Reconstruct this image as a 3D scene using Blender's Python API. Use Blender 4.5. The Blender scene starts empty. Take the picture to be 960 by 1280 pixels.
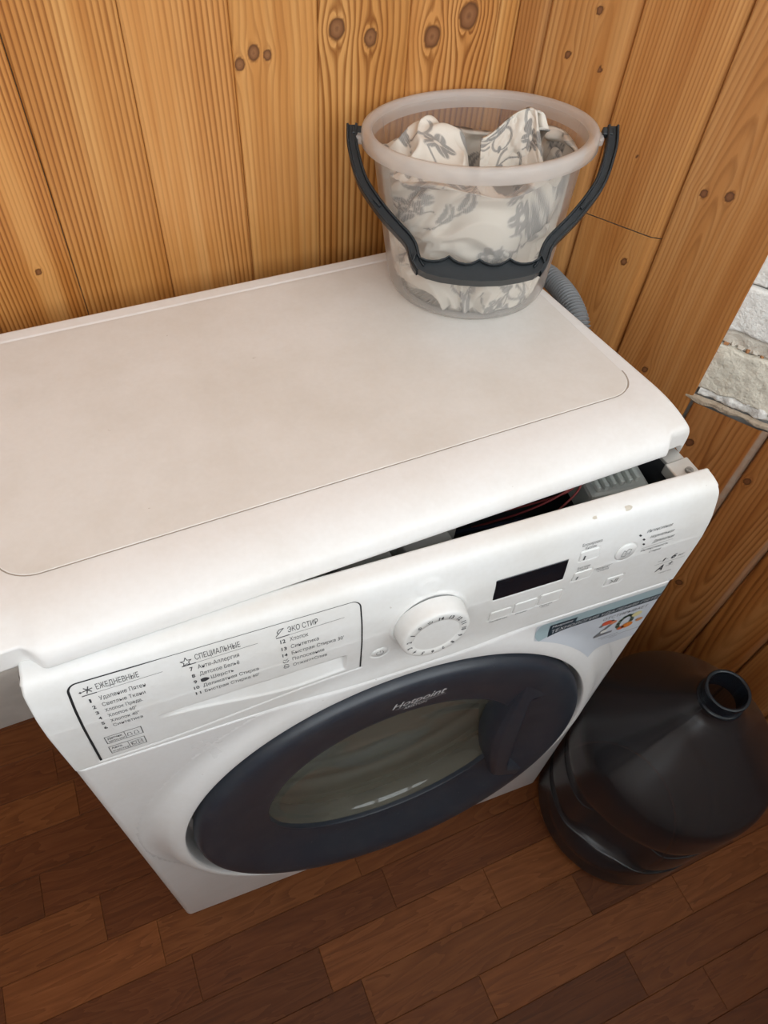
import bpy, bmesh, math, random
import numpy as np
from mathutils import Vector, Matrix

random.seed(7)
rng = np.random.default_rng(11)
SC = bpy.context.scene
COL = SC.collection

# ---------------------------------------------------------------- camera
cam_d = bpy.data.cameras.new('camera')
cam = bpy.data.objects.new('camera', cam_d)
COL.objects.link(cam)
yaw, pitch, roll = .4333, .9191, .0943
fw = Vector((math.sin(yaw) * math.cos(pitch), math.cos(yaw) * math.cos(pitch), -math.sin(pitch)))
rt0 = Vector((math.cos(yaw), -math.sin(yaw), 0))
up0 = rt0.cross(fw)
rt = rt0 * math.cos(roll) + up0 * math.sin(roll)
up = -rt0 * math.sin(roll) + up0 * math.cos(roll)
M = Matrix((rt, up, -fw)).transposed().to_4x4()
M.translation = Vector((.1391, -.2674, 1.3307))
cam.matrix_world = M
cam_d.sensor_fit = 'VERTICAL'
cam_d.sensor_height = 36
cam_d.sensor_width = 27
cam_d.lens = 929.75 / 1280 * 36
cam_d.clip_start = .02
SC.camera = cam

# ---------------------------------------------------------------- world, window light, exposure
w = bpy.data.worlds.new('sky')
SC.world = w
w.use_nodes = True
bg = w.node_tree.nodes['Background']
bg.inputs[0].default_value = (.86, .93, 1.0, 1)
bg.inputs[1].default_value = 1.0
vs = SC.view_settings
vs.view_transform = 'Standard'
vs.look = 'None'
vs.gamma = 1
vs.exposure = -0.45
try:
    vs.use_curve_mapping = False
except Exception:
    pass
FRONT_Y = -.82         # the window side of the balcony
SILL = 1.13
ld = bpy.data.lights.new('window_daylight', 'AREA')
ld.shape = 'RECTANGLE'
ld.size = 3.0
ld.size_y = 1.4
ld.energy = 66
ld.color = (.93, .97, 1.0)
lo = bpy.data.objects.new('window_daylight', ld)
COL.objects.link(lo)
lo.location = (.2, FRONT_Y - .16, SILL + .76)
lo.rotation_euler = (math.radians(90 - 8), 0, 0)      # faces +y, tipped slightly down

# ---------------------------------------------------------------- helpers
def sm(a, b, x):
    t = np.clip((np.asarray(x, float) - a) / (b - a), 0, 1)
    return t * t * (3 - 2 * t)

def _hash(ix, iy, iz, seed):
    h = (ix * 374761393 + iy * 668265263 + iz * 2147483647 + seed * 1274126177) & 0xffffffff
    h = ((h ^ (h >> 13)) * 1274126177) & 0xffffffff
    h = (h ^ (h >> 16)) & 0xffffffff
    return h / 4294967295.0

def vnoise(x, y, z=0., seed=0):
    x, y, z = np.broadcast_arrays(np.asarray(x, float), np.asarray(y, float), np.asarray(z, float))
    ix, iy, iz = np.floor(x).astype(np.int64), np.floor(y).astype(np.int64), np.floor(z).astype(np.int64)
    fx, fy, fz = x - ix, y - iy, z - iz
    fx, fy, fz = [f * f * (3 - 2 * f) for f in (fx, fy, fz)]
    r = 0
    for dx in (0, 1):
        for dy in (0, 1):
            for dz in (0, 1):
                wgt = (fx if dx else 1 - fx) * (fy if dy else 1 - fy) * (fz if dz else 1 - fz)
                r = r + wgt * _hash(ix + dx, iy + dy, iz + dz, seed)
    return r * 2 - 1

def fbm(x, y, z=0., o=4, seed=0):
    r, a = 0, 1.
    for k in range(o):
        r = r + a * vnoise(x * 2 ** k, y * 2 ** k, np.asarray(z) * 2 ** k, seed + k)
        a *= .5
    return r

WOFF = {}
def attach(o, parent):
    o.parent = parent
    if parent.name in WOFF:
        o.matrix_parent_inverse = Matrix.Translation(-WOFF[parent.name])
    return o

def mesh_ob(name, verts, faces, mat, parent=None, smooth=True, attrs=None):
    me = bpy.data.meshes.new(name)
    me.from_pydata(np.asarray(verts, float).tolist(), [], faces if isinstance(faces, list) else faces.tolist())
    if smooth:
        me.polygons.foreach_set('use_smooth', [True] * len(me.polygons))
    if attrs:
        for k, v in attrs.items():
            a = me.attributes.new(k, 'FLOAT', 'POINT')
            a.data.foreach_set('value', np.asarray(v, np.float32).ravel())
    me.update()
    for m in (mat if isinstance(mat, (list, tuple)) else [mat]):
        if m: me.materials.append(m)
    o = bpy.data.objects.new(name, me)
    COL.objects.link(o)
    if parent: attach(o, parent)
    return o

def grid_faces(n, m, wrap_u=False, keep=None, flip=False):
    i = np.arange(n if wrap_u else n - 1)
    j = np.arange(m - 1)
    I, J = np.meshgrid(i, j, indexing='ij')
    I2 = (I + 1) % n
    f = np.stack([I * m + J, I2 * m + J, I2 * m + J + 1, I * m + J + 1], -1)
    if flip: f = f[..., ::-1]
    if keep is not None: f = f[keep]
    return f.reshape(-1, 4)

def grid_ob(name, P, mat, parent=None, wrap_u=False, keep=None, flip=False, attrs=None, smooth=True):
    """P (n,m,3). keep: boolean (n-1,m-1) of faces to use; unused vertices are dropped."""
    n, m = P.shape[:2]
    f = grid_faces(n, m, wrap_u, keep, flip)
    used = np.unique(f)
    re = np.full(n * m, -1)
    re[used] = np.arange(len(used))
    at = {k: np.asarray(v).reshape(-1)[used] for k, v in (attrs or {}).items()}
    return mesh_ob(name, P.reshape(-1, 3)[used], re[f], mat, parent, smooth, at)

def bm_ob(name, bm, mat, parent=None, smooth=False, loc=None):
    me = bpy.data.meshes.new(name)
    bm.normal_update()
    bm.to_mesh(me)
    bm.free()
    if smooth: me.polygons.foreach_set('use_smooth', [True] * len(me.polygons))
    if mat: me.materials.append(mat)
    o = bpy.data.objects.new(name, me)
    COL.objects.link(o)
    if parent: attach(o, parent)
    if loc is not None: o.location = loc
    return o

def box(bm, c, s, mtx=None, bev=0., seg=2):
    r = bmesh.ops.create_cube(bm, size=1)
    vs_ = r['verts']
    for v in vs_:
        v.co = Vector((v.co.x * s[0], v.co.y * s[1], v.co.z * s[2]))
    if bev > 0:
        es = list({e for v in vs_ for e in v.link_edges})
        rr = bmesh.ops.bevel(bm, geom=es, offset=bev, segments=seg, affect='EDGES', profile=.5)
        vs_ = list({v for f in rr['faces'] for v in f.verts} | {v for v in vs_ if v.is_valid})
    T = Matrix.Translation(Vector(c))
    if mtx is not None: T = T @ mtx.to_4x4()
    bmesh.ops.transform(bm, matrix=T, verts=[v for v in vs_ if v.is_valid])

def box_ob(name, c, s, mat, parent=None, mtx=None, bev=.002, smooth=False):
    bm = bmesh.new()
    box(bm, c, s, mtx, bev)
    return bm_ob(name, bm, mat, parent, smooth)

def lathe_pts(prof, c, ax, ux, vx, n=96):
    t = np.linspace(0, 2 * np.pi, n, endpoint=False)
    prof = np.asarray(prof, float)
    d = np.cos(t)[:, None] * np.asarray(ux) + np.sin(t)[:, None] * np.asarray(vx)
    return np.asarray(c) + d[:, None, :] * prof[None, :, 0, None] + np.asarray(ax) * prof[None, :, 1, None]

def smooth_path(pts, n):
    pts = np.asarray(pts, float)
    k = len(pts)
    P = np.vstack([2 * pts[0] - pts[1], pts, 2 * pts[-1] - pts[-2]])
    out = []
    for u in np.linspace(0, k - 1 - 1e-9, n):
        i = int(u); t = u - i
        a, b, c, d = P[i], P[i + 1], P[i + 2], P[i + 3]
        out.append(.5 * ((2 * b) + (-a + c) * t + (2 * a - 5 * b + 4 * c - d) * t * t + (-a + 3 * b - 3 * c + d) * t ** 3))
    return np.array(out)

def tube(path, rad, n=16):
    path = np.asarray(path, float)
    rad = np.broadcast_to(np.asarray(rad, float), (len(path),))
    T = np.gradient(path, axis=0)
    T /= np.linalg.norm(T, axis=1)[:, None]
    a = np.array([.3, .1, 1.]) if abs(T[0][2]) < .9 else np.array([1., .2, .1])
    u = np.cross(T[0], a); u /= np.linalg.norm(u)
    rings = []
    t = np.linspace(0, 2 * np.pi, n, endpoint=False)
    for p, tt, r in zip(path, T, rad):
        u = u - tt * (u @ tt); u /= np.linalg.norm(u)
        v = np.cross(tt, u)
        rings.append(p + r * (np.cos(t)[:, None] * u + np.sin(t)[:, None] * v))
    return np.array(rings).transpose(1, 0, 2)       # (n, len, 3)

def empty(name, loc, label, cat, group=None):
    o = bpy.data.objects.new(name, None)
    COL.objects.link(o)
    o.location = loc
    o['label'] = label
    o['category'] = cat
    if group: o['group'] = group
    WOFF[o.name] = Vector(loc)
    return o

def structure(o):
    o['kind'] = 'structure'
    return o

# ---------------------------------------------------------------- materials
class NT:
    def __init__(s, name):
        s.m = bpy.data.materials.new(name)
        s.m.use_nodes = True
        s.t = s.m.node_tree
        s.p = s.t.nodes['Principled BSDF']
        s.out = s.t.nodes['Material Output']
    def n(s, typ, **kw):
        x = s.t.nodes.new(typ)
        for k, v in kw.items(): setattr(x, k, v)
        return x
    def l(s, a, b): s.t.links.new(a, b)
    def val(s, sock, v):
        if hasattr(v, 'links') or isinstance(v, bpy.types.NodeSocket): s.l(v, sock)
        else: sock.default_value = v
    def math(s, op, a, b=0., c=0., clamp=False):
        x = s.n('ShaderNodeMath', operation=op, use_clamp=clamp)
        for k, v in enumerate((a, b, c)): s.val(x.inputs[k], v)
        return x.outputs[0]
    def attr(s, name): return s.n('ShaderNodeAttribute', attribute_name=name).outputs['Fac']
    def mix(s, f, a, b, blend='MIX'):
        x = s.n('ShaderNodeMix', data_type='RGBA', blend_type=blend)
        s.val(x.inputs[0], f); s.val(x.inputs[6], a); s.val(x.inputs[7], b)
        return x.outputs[2]
    def noise(s, scale, detail=4, vec=None, rough=.5, dist=0.):
        x = s.n('ShaderNodeTexNoise')
        x.inputs['Scale'].default_value = scale
        x.inputs['Detail'].default_value = detail
        x.inputs['Roughness'].default_value = rough
        x.inputs['Distortion'].default_value = dist
        s.l(vec if vec is not None else s.obj(), x.inputs['Vector'])
        return x.outputs['Fac']
    def obj(s, sc=(1, 1, 1)):
        tc = s.n('ShaderNodeTexCoord')
        if sc == (1, 1, 1): return tc.outputs['Object']
        mp = s.n('ShaderNodeMapping')
        mp.inputs['Scale'].default_value = sc
        s.l(tc.outputs['Object'], mp.inputs['Vector'])
        return mp.outputs['Vector']
    def ramp(s, f, stops, interp='LINEAR'):
        x = s.n('ShaderNodeValToRGB')
        x.color_ramp.interpolation = interp
        e = x.color_ramp.elements
        while len(e) < len(stops): e.new(.5)
        for k, (p, c) in enumerate(stops):
            e[k].position = p
            e[k].color = (*c, 1) if len(c) == 3 else c
        s.val(x.inputs[0], f)
        return x.outputs[0]
    def bump(s, h, strength=.3, dist=.001):
        b = s.n('ShaderNodeBump')
        b.inputs['Strength'].default_value = strength
        b.inputs['Distance'].default_value = dist
        s.l(h, b.inputs['Height'])
        s.l(b.outputs[0], s.p.inputs['Normal'])
    def set(s, color=None, rough=None, metal=None, **kw):
        if color is not None: s.val(s.p.inputs['Base Color'], color if not isinstance(color, tuple) else (*color, 1))
        if rough is not None: s.val(s.p.inputs['Roughness'], rough)
        if metal is not None: s.val(s.p.inputs['Metallic'], metal)
        for k, v in kw.items(): s.val(s.p.inputs[k.replace('_', ' ')], v)
        return s.m

def simple(name, color, rough=.5, metal=0., noise=.0, nscale=60, **kw):
    t = NT(name)
    c = (*color, 1)
    if noise:
        n = t.noise(nscale, 5)
        c = t.mix(n, tuple(x * (1 - noise) for x in color) + (1,), tuple(min(1, x * (1 + noise)) for x in color) + (1,))
    t.val(t.p.inputs['Base Color'], c)
    t.set(rough=rough, metal=metal, **kw)
    return t.m

def make_wood(name, gloss=.34):
    """Varnished softwood: 'ring' is the growth-ring phase laid on each board's own mesh."""
    t = NT(name)
    ring, knot, dust = t.attr('ring'), t.attr('knot'), t.attr('dust')
    oi = t.n('ShaderNodeObjectInfo')
    fine = t.noise(1., 5, t.obj((420, 420, 16)), .6)
    broad = t.noise(1., 3, t.obj((48, 48, 1.6)), .55)
    ph = t.math('ADD', ring, t.math('MULTIPLY', fine, .34))
    fr = t.math('FRACT', ph)
    late = t.ramp(fr, [(0, (0, 0, 0)), (.38, (.10, .10, .10)), (.78, (1, 1, 1)), (.9, (.65, .65, .65)), (1, (0, 0, 0))])
    light = t.ramp(broad, [(.30, (.47, .193, .048)), (.5, (.56, .262, .080)), (.70, (.64, .340, .125))])
    dark = t.ramp(broad, [(.3, (.225, .072, .012)), (.7, (.29, .106, .022))])
    strength = t.math('MULTIPLY', late, t.attr('lines'))
    c = t.mix(strength, light, dark)
    c = t.mix(t.math('MULTIPLY', t.math('SUBTRACT', fine, .5), .5, clamp=True), c, (.25, .09, .02, 1))
    kc = t.ramp(knot, [(0, (.42, .19, .06)), (.12, (.24, .095, .026)), (.26, (.12, .045, .014)), (.42, (.20, .082, .032)), (.75, (.26, .115, .048)), (1, (.16, .065, .026))])
    kf = t.math('MULTIPLY', knot, 6., clamp=True)
    c = t.mix(kf, c, kc)
    c = t.mix(1., c, oi.outputs['Color'], 'MULTIPLY')
    dn = t.noise(90, 5)
    c = t.mix(t.math('MULTIPLY', dust, t.math('ADD', t.math('MULTIPLY', dn, .9), .35), clamp=True), c, (.42, .33, .26, 1))
    t.val(t.p.inputs['Base Color'], c)
    t.set(rough=t.math('ADD', t.math('MULTIPLY', fine, .16), gloss), Specular_IOR_Level=.42)
    t.bump(t.math('ADD', t.math('MULTIPLY', late, -.6), fine), .22, .0006)
    return t.m

WOOD = make_wood('varnished_pine')

def make_floor_mat():
    t = NT('parquet_print')
    oi = t.n('ShaderNodeObjectInfo')
    off = t.n('ShaderNodeVectorMath', operation='SCALE')
    off.inputs[0].default_value = (7, 13, 5)
    t.l(oi.outputs['Random'], off.inputs['Scale'])
    add = t.n('ShaderNodeVectorMath', operation='ADD')
    t.l(t.n('ShaderNodeTexCoord').outputs['Object'], add.inputs[0]); t.l(off.outputs[0], add.inputs[1])
    def mp(sc):
        m = t.n('ShaderNodeMapping'); m.inputs['Scale'].default_value = sc
        t.l(add.outputs[0], m.inputs['Vector']); return m.outputs['Vector']
    grain = t.noise(1., 6, mp((9, 170, 1)), .65)
    fig = t.noise(1., 3, mp((3.2, 22, 1)), .5, 1.2)
    band = t.math('FRACT', t.math('MULTIPLY', fig, 9.))
    f = t.math('ADD', t.math('MULTIPLY', grain, .65), t.math('MULTIPLY', band, .25))
    c = t.ramp(f, [(.15, (.085, .026, .0065)), (.45, (.145, .047, .0125)), (.8, (.21, .078, .024))])
    c = t.mix(1., c, oi.outputs['Color'], 'MULTIPLY')
    t.val(t.p.inputs['Base Color'], c)
    t.set(rough=t.math('ADD', t.math('MULTIPLY', grain, .2), .42), Specular_IOR_Level=.22)
    t.bump(grain, .1, .0004)
    return t.m
FLOOR = make_floor_mat()

def make_white(name, col, rough=.3, dirt=.06, spec=.5):
    t = NT(name)
    n1 = t.noise(7, 5, rough=.65)
    n2 = t.noise(220, 3)
    d = t.ramp(n1, [(.42, (1, 1, 1)), (.8, (1 - dirt * 2.2, 1 - dirt * 2.7, 1 - dirt * 3.4))])
    d2 = t.ramp(n2, [(.3, (.975, .97, .965)), (.7, (1, 1, 1))])
    c = t.mix(1., t.mix(1., (*col, 1), d, 'MULTIPLY'), d2, 'MULTIPLY')
    sp = t.noise(150, 2, rough=.4)
    speck = t.ramp(sp, [(.80, (0, 0, 0)), (.83, (1, 1, 1))])
    c = t.mix(t.math('MULTIPLY', speck, .55), c, (.42, .36, .30, 1))
    t.val(t.p.inputs['Base Color'], c)
    t.set(rough=t.math('ADD', t.math('MULTIPLY', n1, .22), rough - .1), Specular_IOR_Level=spec)
    return t.m

WHITE = make_white('white_plastic', (.80, .80, .79), .36)
WHITE_LID = make_white('white_lid_plastic', (.80, .785, .77), .38, .05)
WHITE_TOP = make_white('worktop_laminate', (.745, .715, .68), .5, .06, .35)
ENAMEL = make_white('white_enamel', (.79, .785, .78), .30, .04)
GREY_IN = simple('grey_inner_plastic', (.52, .50, .47), .6, noise=.2)
METAL = simple('zinc_steel', (.62, .60, .57), .42, .7, noise=.12)
SCREW = simple('screw_steel', (.35, .34, .32), .35, .9)
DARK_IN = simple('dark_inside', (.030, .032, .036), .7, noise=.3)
BLACK = simple('black_gap', (.012, .013, .015), .7)
INK = simple('printed_ink', (.045, .045, .05), .6)
INK_GREY = simple('printed_ink_grey', (.16, .16, .165), .6)
DISPLAY = simple('display_glass', (.006, .008, .012), .14)
RED_WIRE = simple('red_wire', (.22, .03, .03), .5)
BLUE_WIRE = simple('dark_blue_wire', (.018, .024, .05), .5)
RUBBER = simple('grey_rubber', (.17, .175, .17), .6, noise=.15)
SILVER = simple('silver_print', (.62, .62, .64), .4)
HOSE = simple('grey_hose', (.19, .195, .20), .5, noise=.08)
CONCRETE = simple('bare_concrete', (.45, .43, .40), .9, noise=.25, nscale=40)
PAINT = simple('white_frame_paint', (.80, .80, .80), .4)
WALLP = simple('pale_wall_paint', (.52, .49, .46), .8, noise=.05)
CEIL = simple('white_ceiling_paint', (.82, .82, .82), .8, noise=.03)

def make_door_plastic():
    t = NT('dark_grey_plastic')
    n = t.noise(35, 5, rough=.65)
    du = t.noise(300, 2)
    c = t.mix(t.math('MULTIPLY', t.ramp(n, [(.45, (0, 0, 0)), (.8, (1, 1, 1))]), .35), (.027, .033, .045, 1), (.075, .078, .082, 1))
    c = t.mix(t.math('MULTIPLY', t.ramp(du, [(.72, (0, 0, 0)), (.78, (1, 1, 1))]), .25), c, (.3, .3, .29, 1))
    t.val(t.p.inputs['Base Color'], c)
    t.set(rough=.34)
    return t.m
DOORP = make_door_plastic()
BLACKP = simple('black_plastic', (.014, .018, .021), .40, noise=.2, nscale=200)

def layered(name, trans, body, fac, rough=.2, fres=1.45, tint_noise=None, bumpy=0.):
    """Thin clear or milky plastic: see-through share, scattering share and a Fresnel gloss."""
    t = NT(name)
    t.t.nodes.remove(t.p)
    tr = t.n('ShaderNodeBsdfTransparent'); tr.inputs[0].default_value = (*trans, 1)
    df = t.n('ShaderNodeBsdfDiffuse'); df.inputs[0].default_value = (*body, 1)
    tl = t.n('ShaderNodeBsdfTranslucent'); tl.inputs[0].default_value = (*body, 1)
    ms = t.n('ShaderNodeMixShader'); ms.inputs[0].default_value = .45
    t.l(df.outputs[0], ms.inputs[1]); t.l(tl.outputs[0], ms.inputs[2])
    m1 = t.n('ShaderNodeMixShader')
    if tint_noise:
        nn = t.noise(tint_noise[0], 4)
        t.l(t.math('ADD', t.math('MULTIPLY', nn, tint_noise[1]), fac - tint_noise[1] * .5, clamp=True), m1.inputs[0])
    else:
        m1.inputs[0].default_value = fac
    t.l(tr.outputs[0], m1.inputs[1]); t.l(ms.outputs[0], m1.inputs[2])
    gl = t.n('ShaderNodeBsdfGlossy'); gl.inputs['Roughness'].default_value = rough
    fr = t.n('ShaderNodeFresnel')
    bf = t.n('ShaderNodeNewGeometry').outputs['Backfacing']     # a thin sheet: same gloss from either side
    t.l(t.math('ADD', t.math('MULTIPLY', bf, 1 / fres - fres), fres), fr.inputs[0])
    m2 = t.n('ShaderNodeMixShader')
    t.l(fr.outputs[0], m2.inputs[0]); t.l(m1.outputs[0], m2.inputs[1]); t.l(gl.outputs[0], m2.inputs[2])
    t.l(m2.outputs[0], t.out.inputs['Surface'])
    return t.m
MILKY = layered('milky_clear_plastic', (.95, .94, .93), (.82, .80, .78), .24, .30, 1.25)
MILKY_RIM = layered('milky_rim_plastic', (.95, .94, .93), (.86, .83, .80), .55, .35, 1.22)
SMOKED = layered('smoked_bottle_plastic', (.30, .305, .34), (.060, .058, .066), .42, .27, 1.62, (30, .12))
SMOKED_NECK = layered('smoked_neck_plastic', (.26, .30, .36), (.022, .034, .05), .5, .12, 1.5)
BOWL = layered('door_bowl_glass', (.80, .82, .78), (.46, .44, .34), .34, .05, 1.60, (18, .25))
PANE = layered('window_pane_glass', (.97, .98, .98), (.8, .8, .8), .01, .02, 1.35)

# ---------------------------------------------------------------- room shell
TH = .05
BX = np.array([math.cos(TH), math.sin(TH), 0.])        # along the back wall
BN = np.array([-math.sin(TH), math.cos(TH), 0.])       # away from the room
WALL_D = .462
WA = -.9277
RX = np.array([math.cos(WA), math.sin(WA), 0.])        # along the slanting right wall
RN = np.array([math.sin(WA), -math.cos(WA), 0.])       # into the room
CORNER = np.array([.5856, .4919, 0.])
H = 2.45
LEFT_X = -1.35

def slab(name, a, b, z0, z1, out, thick, mat):
    """Upright slab whose room face runs from a to b; it thickens along out."""
    a, b, out = [np.array((*p[:2], 0.)) for p in (a, b, out)]
    V = [q + np.array([0, 0, z]) for z in (z0, z1) for q in (a, b, b + out * thick, a + out * thick)]
    F = [[0, 1, 2, 3], [7, 6, 5, 4], [0, 4, 5, 1], [1, 5, 6, 2], [2, 6, 7, 3], [3, 7, 4, 0]]
    return mesh_ob(name, V, F, mat, None, False)

BOARD_T = .014
bl = BN * (WALL_D + BOARD_T) + BX * (LEFT_X - .1)
cr = CORNER + BN * BOARD_T - RN * BOARD_T * .5
wall_back = structure(slab('wall_back', bl, BN * (WALL_D + BOARD_T) + BX * .66, 0, H, BN, .12, CONCRETE))
RLEN = 2.30
wall_right = structure(slab('wall_right', CORNER - RN * BOARD_T - RX * .03, CORNER + RX * RLEN - RN * BOARD_T, 0, H, -RN, .12, CONCRETE))
wall_left = structure(slab('wall_left', (LEFT_X, FRONT_Y - .1), (LEFT_X, .46), 0, H, (-1, 0), .12, WALLP))
wall_front = structure(slab('wall_front', (LEFT_X - .1, FRONT_Y), (2.1, FRONT_Y), 0, SILL, (0, -1), .1, WALLP))
mesh_ob('ceiling', [(-1.5, -1.5, H), (2.2, -1.5, H), (2.2, .7, H), (-1.5, .7, H), (-1.5, -1.5, H + .08), (2.2, -1.5, H + .08), (2.2, .7, H + .08), (-1.5, .7, H + .08)],
        [[0, 1, 2, 3], [4, 5, 6, 7], [0, 1, 5, 4], [1, 2, 6, 5], [2, 3, 7, 6], [3, 0, 4, 7]], CEIL, None, False)['kind'] = 'structure'

# the balcony window behind the photographer: frame, mullions and panes
win = bpy.data.objects.new('window_1', None)
COL.objects.link(win)
win.location = (.35, FRONT_Y - .05, SILL)
win['kind'] = 'structure'
bm = bmesh.new()
WW, WH = 3.5, H - SILL
for z in (.03, WH - .06): box(bm, (0, 0, z), (WW, .07, .06), bev=.006)
bm_ob('window_frame', bm, PAINT, win)
NP = 5
for k in range(NP + 1):
    box_ob('mullion', (-WW / 2 + WW * k / NP, 0, WH / 2), (.075, .075, WH - .06), PAINT, win, bev=.006)
for k in range(NP):
    box_ob('pane', (-WW / 2 + WW * (k + .5) / NP, .01, WH / 2), (WW / NP - .07, .006, WH - .14), PANE, win, bev=0)

# ---------------------------------------------------------------- wall boards
def board(parent, org, ux, nx, u0, u1, zs, tint, mode='straight', pitch=.0046, lines=1., strip=0., knots=(), apex=(), seed=0, dust=None, du=.002, skew=0.):
    """One tongue-and-groove board. knots: (u,z,radius). apex: (u,z,direction) centre of a cathedral figure."""
    u0 += .00025; u1 -= .00025
    us = np.concatenate([[u0, u0 + .0004, u0 + .0018], np.arange(u0 + .003, u1 - strip - .003, du), [u1 - strip - .0022, u1 - strip]])
    dep = np.zeros(len(us))
    dep[0], dep[1], dep[2] = -.011, -.0008, -.0001
    dep[-2], dep[-1] = -.0002, -.0013
    if strip > 0:                       # the rounded tongue strip beside the joint
        k = np.linspace(.12, 1, 6)
        us = np.concatenate([us, u1 - strip + strip * k])
        dep = np.concatenate([dep, -.0022 - .003 * k ** 2])
    us = np.concatenate([us, [u1]])
    dep = np.concatenate([dep, [-.0115]])
    zs = np.asarray(zs, float)
    U, Z = np.meshgrid(us, zs, indexing='ij')
    D = np.repeat(dep[:, None], len(zs), 1)
    # growth rings bend round the knots
    G = U + (Z - .95) * skew
    knot = np.zeros_like(U)
    for (ku, kz, kr) in knots:
        dx, dz = U - ku, (Z - kz)
        d2 = dx ** 2 + (dz * .42) ** 2
        R2 = (kr * 1.25) ** 2
        G = G - dx * R2 / (d2 + R2 * .12) * np.exp(-np.abs(dz) / (kr * 9))
        el = np.sqrt(dx ** 2 + (dz * .82) ** 2) / kr
        el = el * (1 + .12 * vnoise(U * 300, Z * 300, seed + ku * 50, 5))
        knot = np.maximum(knot, np.clip(1.06 - el, 0, 1))
    wav = .0022 * fbm(U * 9, Z * 2.2, seed * 3.1, 3, seed) + .0006 * vnoise(U * 60, Z * 9, seed, seed + 9)
    wav = wav + .0050 * vnoise(G * 26, Z * .35, seed * 1.7, seed + 31)
    if mode == 'straight':
        ring = (G + wav) / pitch
    else:
        (au, az, adir) = apex
        dz = (Z - az) * adir
        rad = np.sqrt((G - au) ** 2 + np.maximum(dz, 0) ** 2 * .0030 + .00002) - np.maximum(-dz, 0) * .03
        rad = np.where(dz > 0, np.sqrt((G - au) ** 2 + 1e-6) * (1 - .0 * dz) - dz * .055, np.sqrt((G - au) ** 2 + (dz * .11) ** 2))
        ring = (rad + wav * 1.5) / (pitch * (.75 + .5 * np.clip(np.abs(U - au) / .04, 0, 1.2) ** -.0))
    if strip > 0:
        lines_a = np.where(U > u1 - strip, .35, lines)
    else:
        lines_a = np.full_like(U, lines)
    lines_a = lines_a * (.45 + .75 * sm(-.45, .35, vnoise(G * 34, Z * .8, seed * 2.3, seed + 57)))
    dst = np.zeros_like(U) if dust is None else dust(U, Z)
    P = org + U[..., None] * ux + D[..., None] * nx + Z[..., None] * np.array([0, 0, 1.])
    o = grid_ob('board', P, WOOD, parent, attrs={'ring': ring, 'knot': knot, 'lines': lines_a, 'dust': dst}, flip=(np.cross(ux, (0, 0, 1.)) @ nx) < 0)
    o.color = (*tint, 1)
    return o

def zrange(lo, hi, f0, f1, st=.003):
    z = [lo]
    if f0 > lo: z += list(np.linspace(lo, f0, 8)[1:])
    z += list(np.arange(z[-1] + st, min(f1, hi), st))
    if hi > z[-1] + .01: z += list(np.linspace(z[-1], hi, 10)[1:])
    return z

BO = BN * WALL_D
NB = -BN                                   # out of the wall, into the room
bz = zrange(.17, H - .01, .76, 1.16, .0028)
bzc = list(np.linspace(.17, H - .01, 30))
seamsB = [.0285, .1203, .2162, .3105, .3941, .4899, .5898, .6150]
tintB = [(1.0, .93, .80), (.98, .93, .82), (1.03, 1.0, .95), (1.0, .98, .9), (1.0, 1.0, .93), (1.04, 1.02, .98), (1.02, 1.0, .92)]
knotsB = {2: [], 3: [(.3305, 1.0323, .0062), (.3434, 1.029, .0042), (.3165, 1.0237, .005)],
          4: [(.413, 1.0447, .0088), (.448, 1.0339, .0075)],
          5: [(.5153, 1.0283, .0098), (.5545, 1.0434, .0115)], 0: [(.0857, .8509, .003)]}
pitB = [.0044, .0052, .0050, .0066, .0072, .0070, .0062]
for k in range(7):
    board(wall_back, BO, BX, NB, seamsB[k], seamsB[k + 1], bz, tintB[k], pitch=pitB[k], lines=[.85, .8, .75, .9, 1., .95, .8][k],
          knots=knotsB.get(k, ()), seed=k + 3, skew=[.004, -.01, .006, .004, -.004, .006, 0][k], du=.0018)
for k in range(15):                        # more of the same boards, left of the frame
    u1 = .0285 - .0925 * k
    board(wall_back, BO, BX, NB, u1 - .0925, u1, bzc, tintB[k % 6], pitch=.006, lines=.8, seed=40 + k, du=.012)

# low bare ledge that carries the boards, seen left of the machine
lv = [BN * .4235, BN * .4235 + BX * .62, BN * (WALL_D + BOARD_T) + BX * .62, BN * (WALL_D + BOARD_T)]
t0 = BX * (LEFT_X + .01)
n_ = 60
P = np.zeros((n_, 7, 3))
for i, u in enumerate(np.linspace(LEFT_X + .02, .60, n_)):
    wob = .003 * math.sin(u * 23) + .002 * math.sin(u * 71)
    for j, (d, z) in enumerate([(.4235, .0), (.4235, .13), (.426 + wob, .158), (.431 + wob, .166 + wob), (.440, .1695), (WALL_D, .1695), (WALL_D + .013, .1695)]):
        P[i, j] = BX * u + BN * d + np.array([0, 0, z])
structure(grid_ob('baseboard_back', P, simple('grey_plaster_ledge', (.56, .53, .49), .9, noise=.2, nscale=25), None))

# right wall: boards up to the bare masonry, shorter boards under it
RO = CORNER.copy()
Zs = .6885                                  # bottom of the masonry
Ue = .3306                                  # its left edge
rz = zrange(.004, H - .01, .60, 1.16, .003)
rz2 = zrange(.004, Zs - .0035, .16, Zs, .003)
seamsR = [.002, .0356, .1262, .2210, Ue]
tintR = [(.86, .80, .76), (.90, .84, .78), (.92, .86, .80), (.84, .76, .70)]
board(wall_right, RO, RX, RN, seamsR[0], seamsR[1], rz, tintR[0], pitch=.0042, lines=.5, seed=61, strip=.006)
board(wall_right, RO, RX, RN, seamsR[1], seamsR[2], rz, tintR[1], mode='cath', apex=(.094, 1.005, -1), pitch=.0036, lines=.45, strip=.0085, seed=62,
      knots=[(.0645, 1.0192, .0032), (.0861, 1.0637, .0034), (.1014, 1.0146, .0024)])
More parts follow.
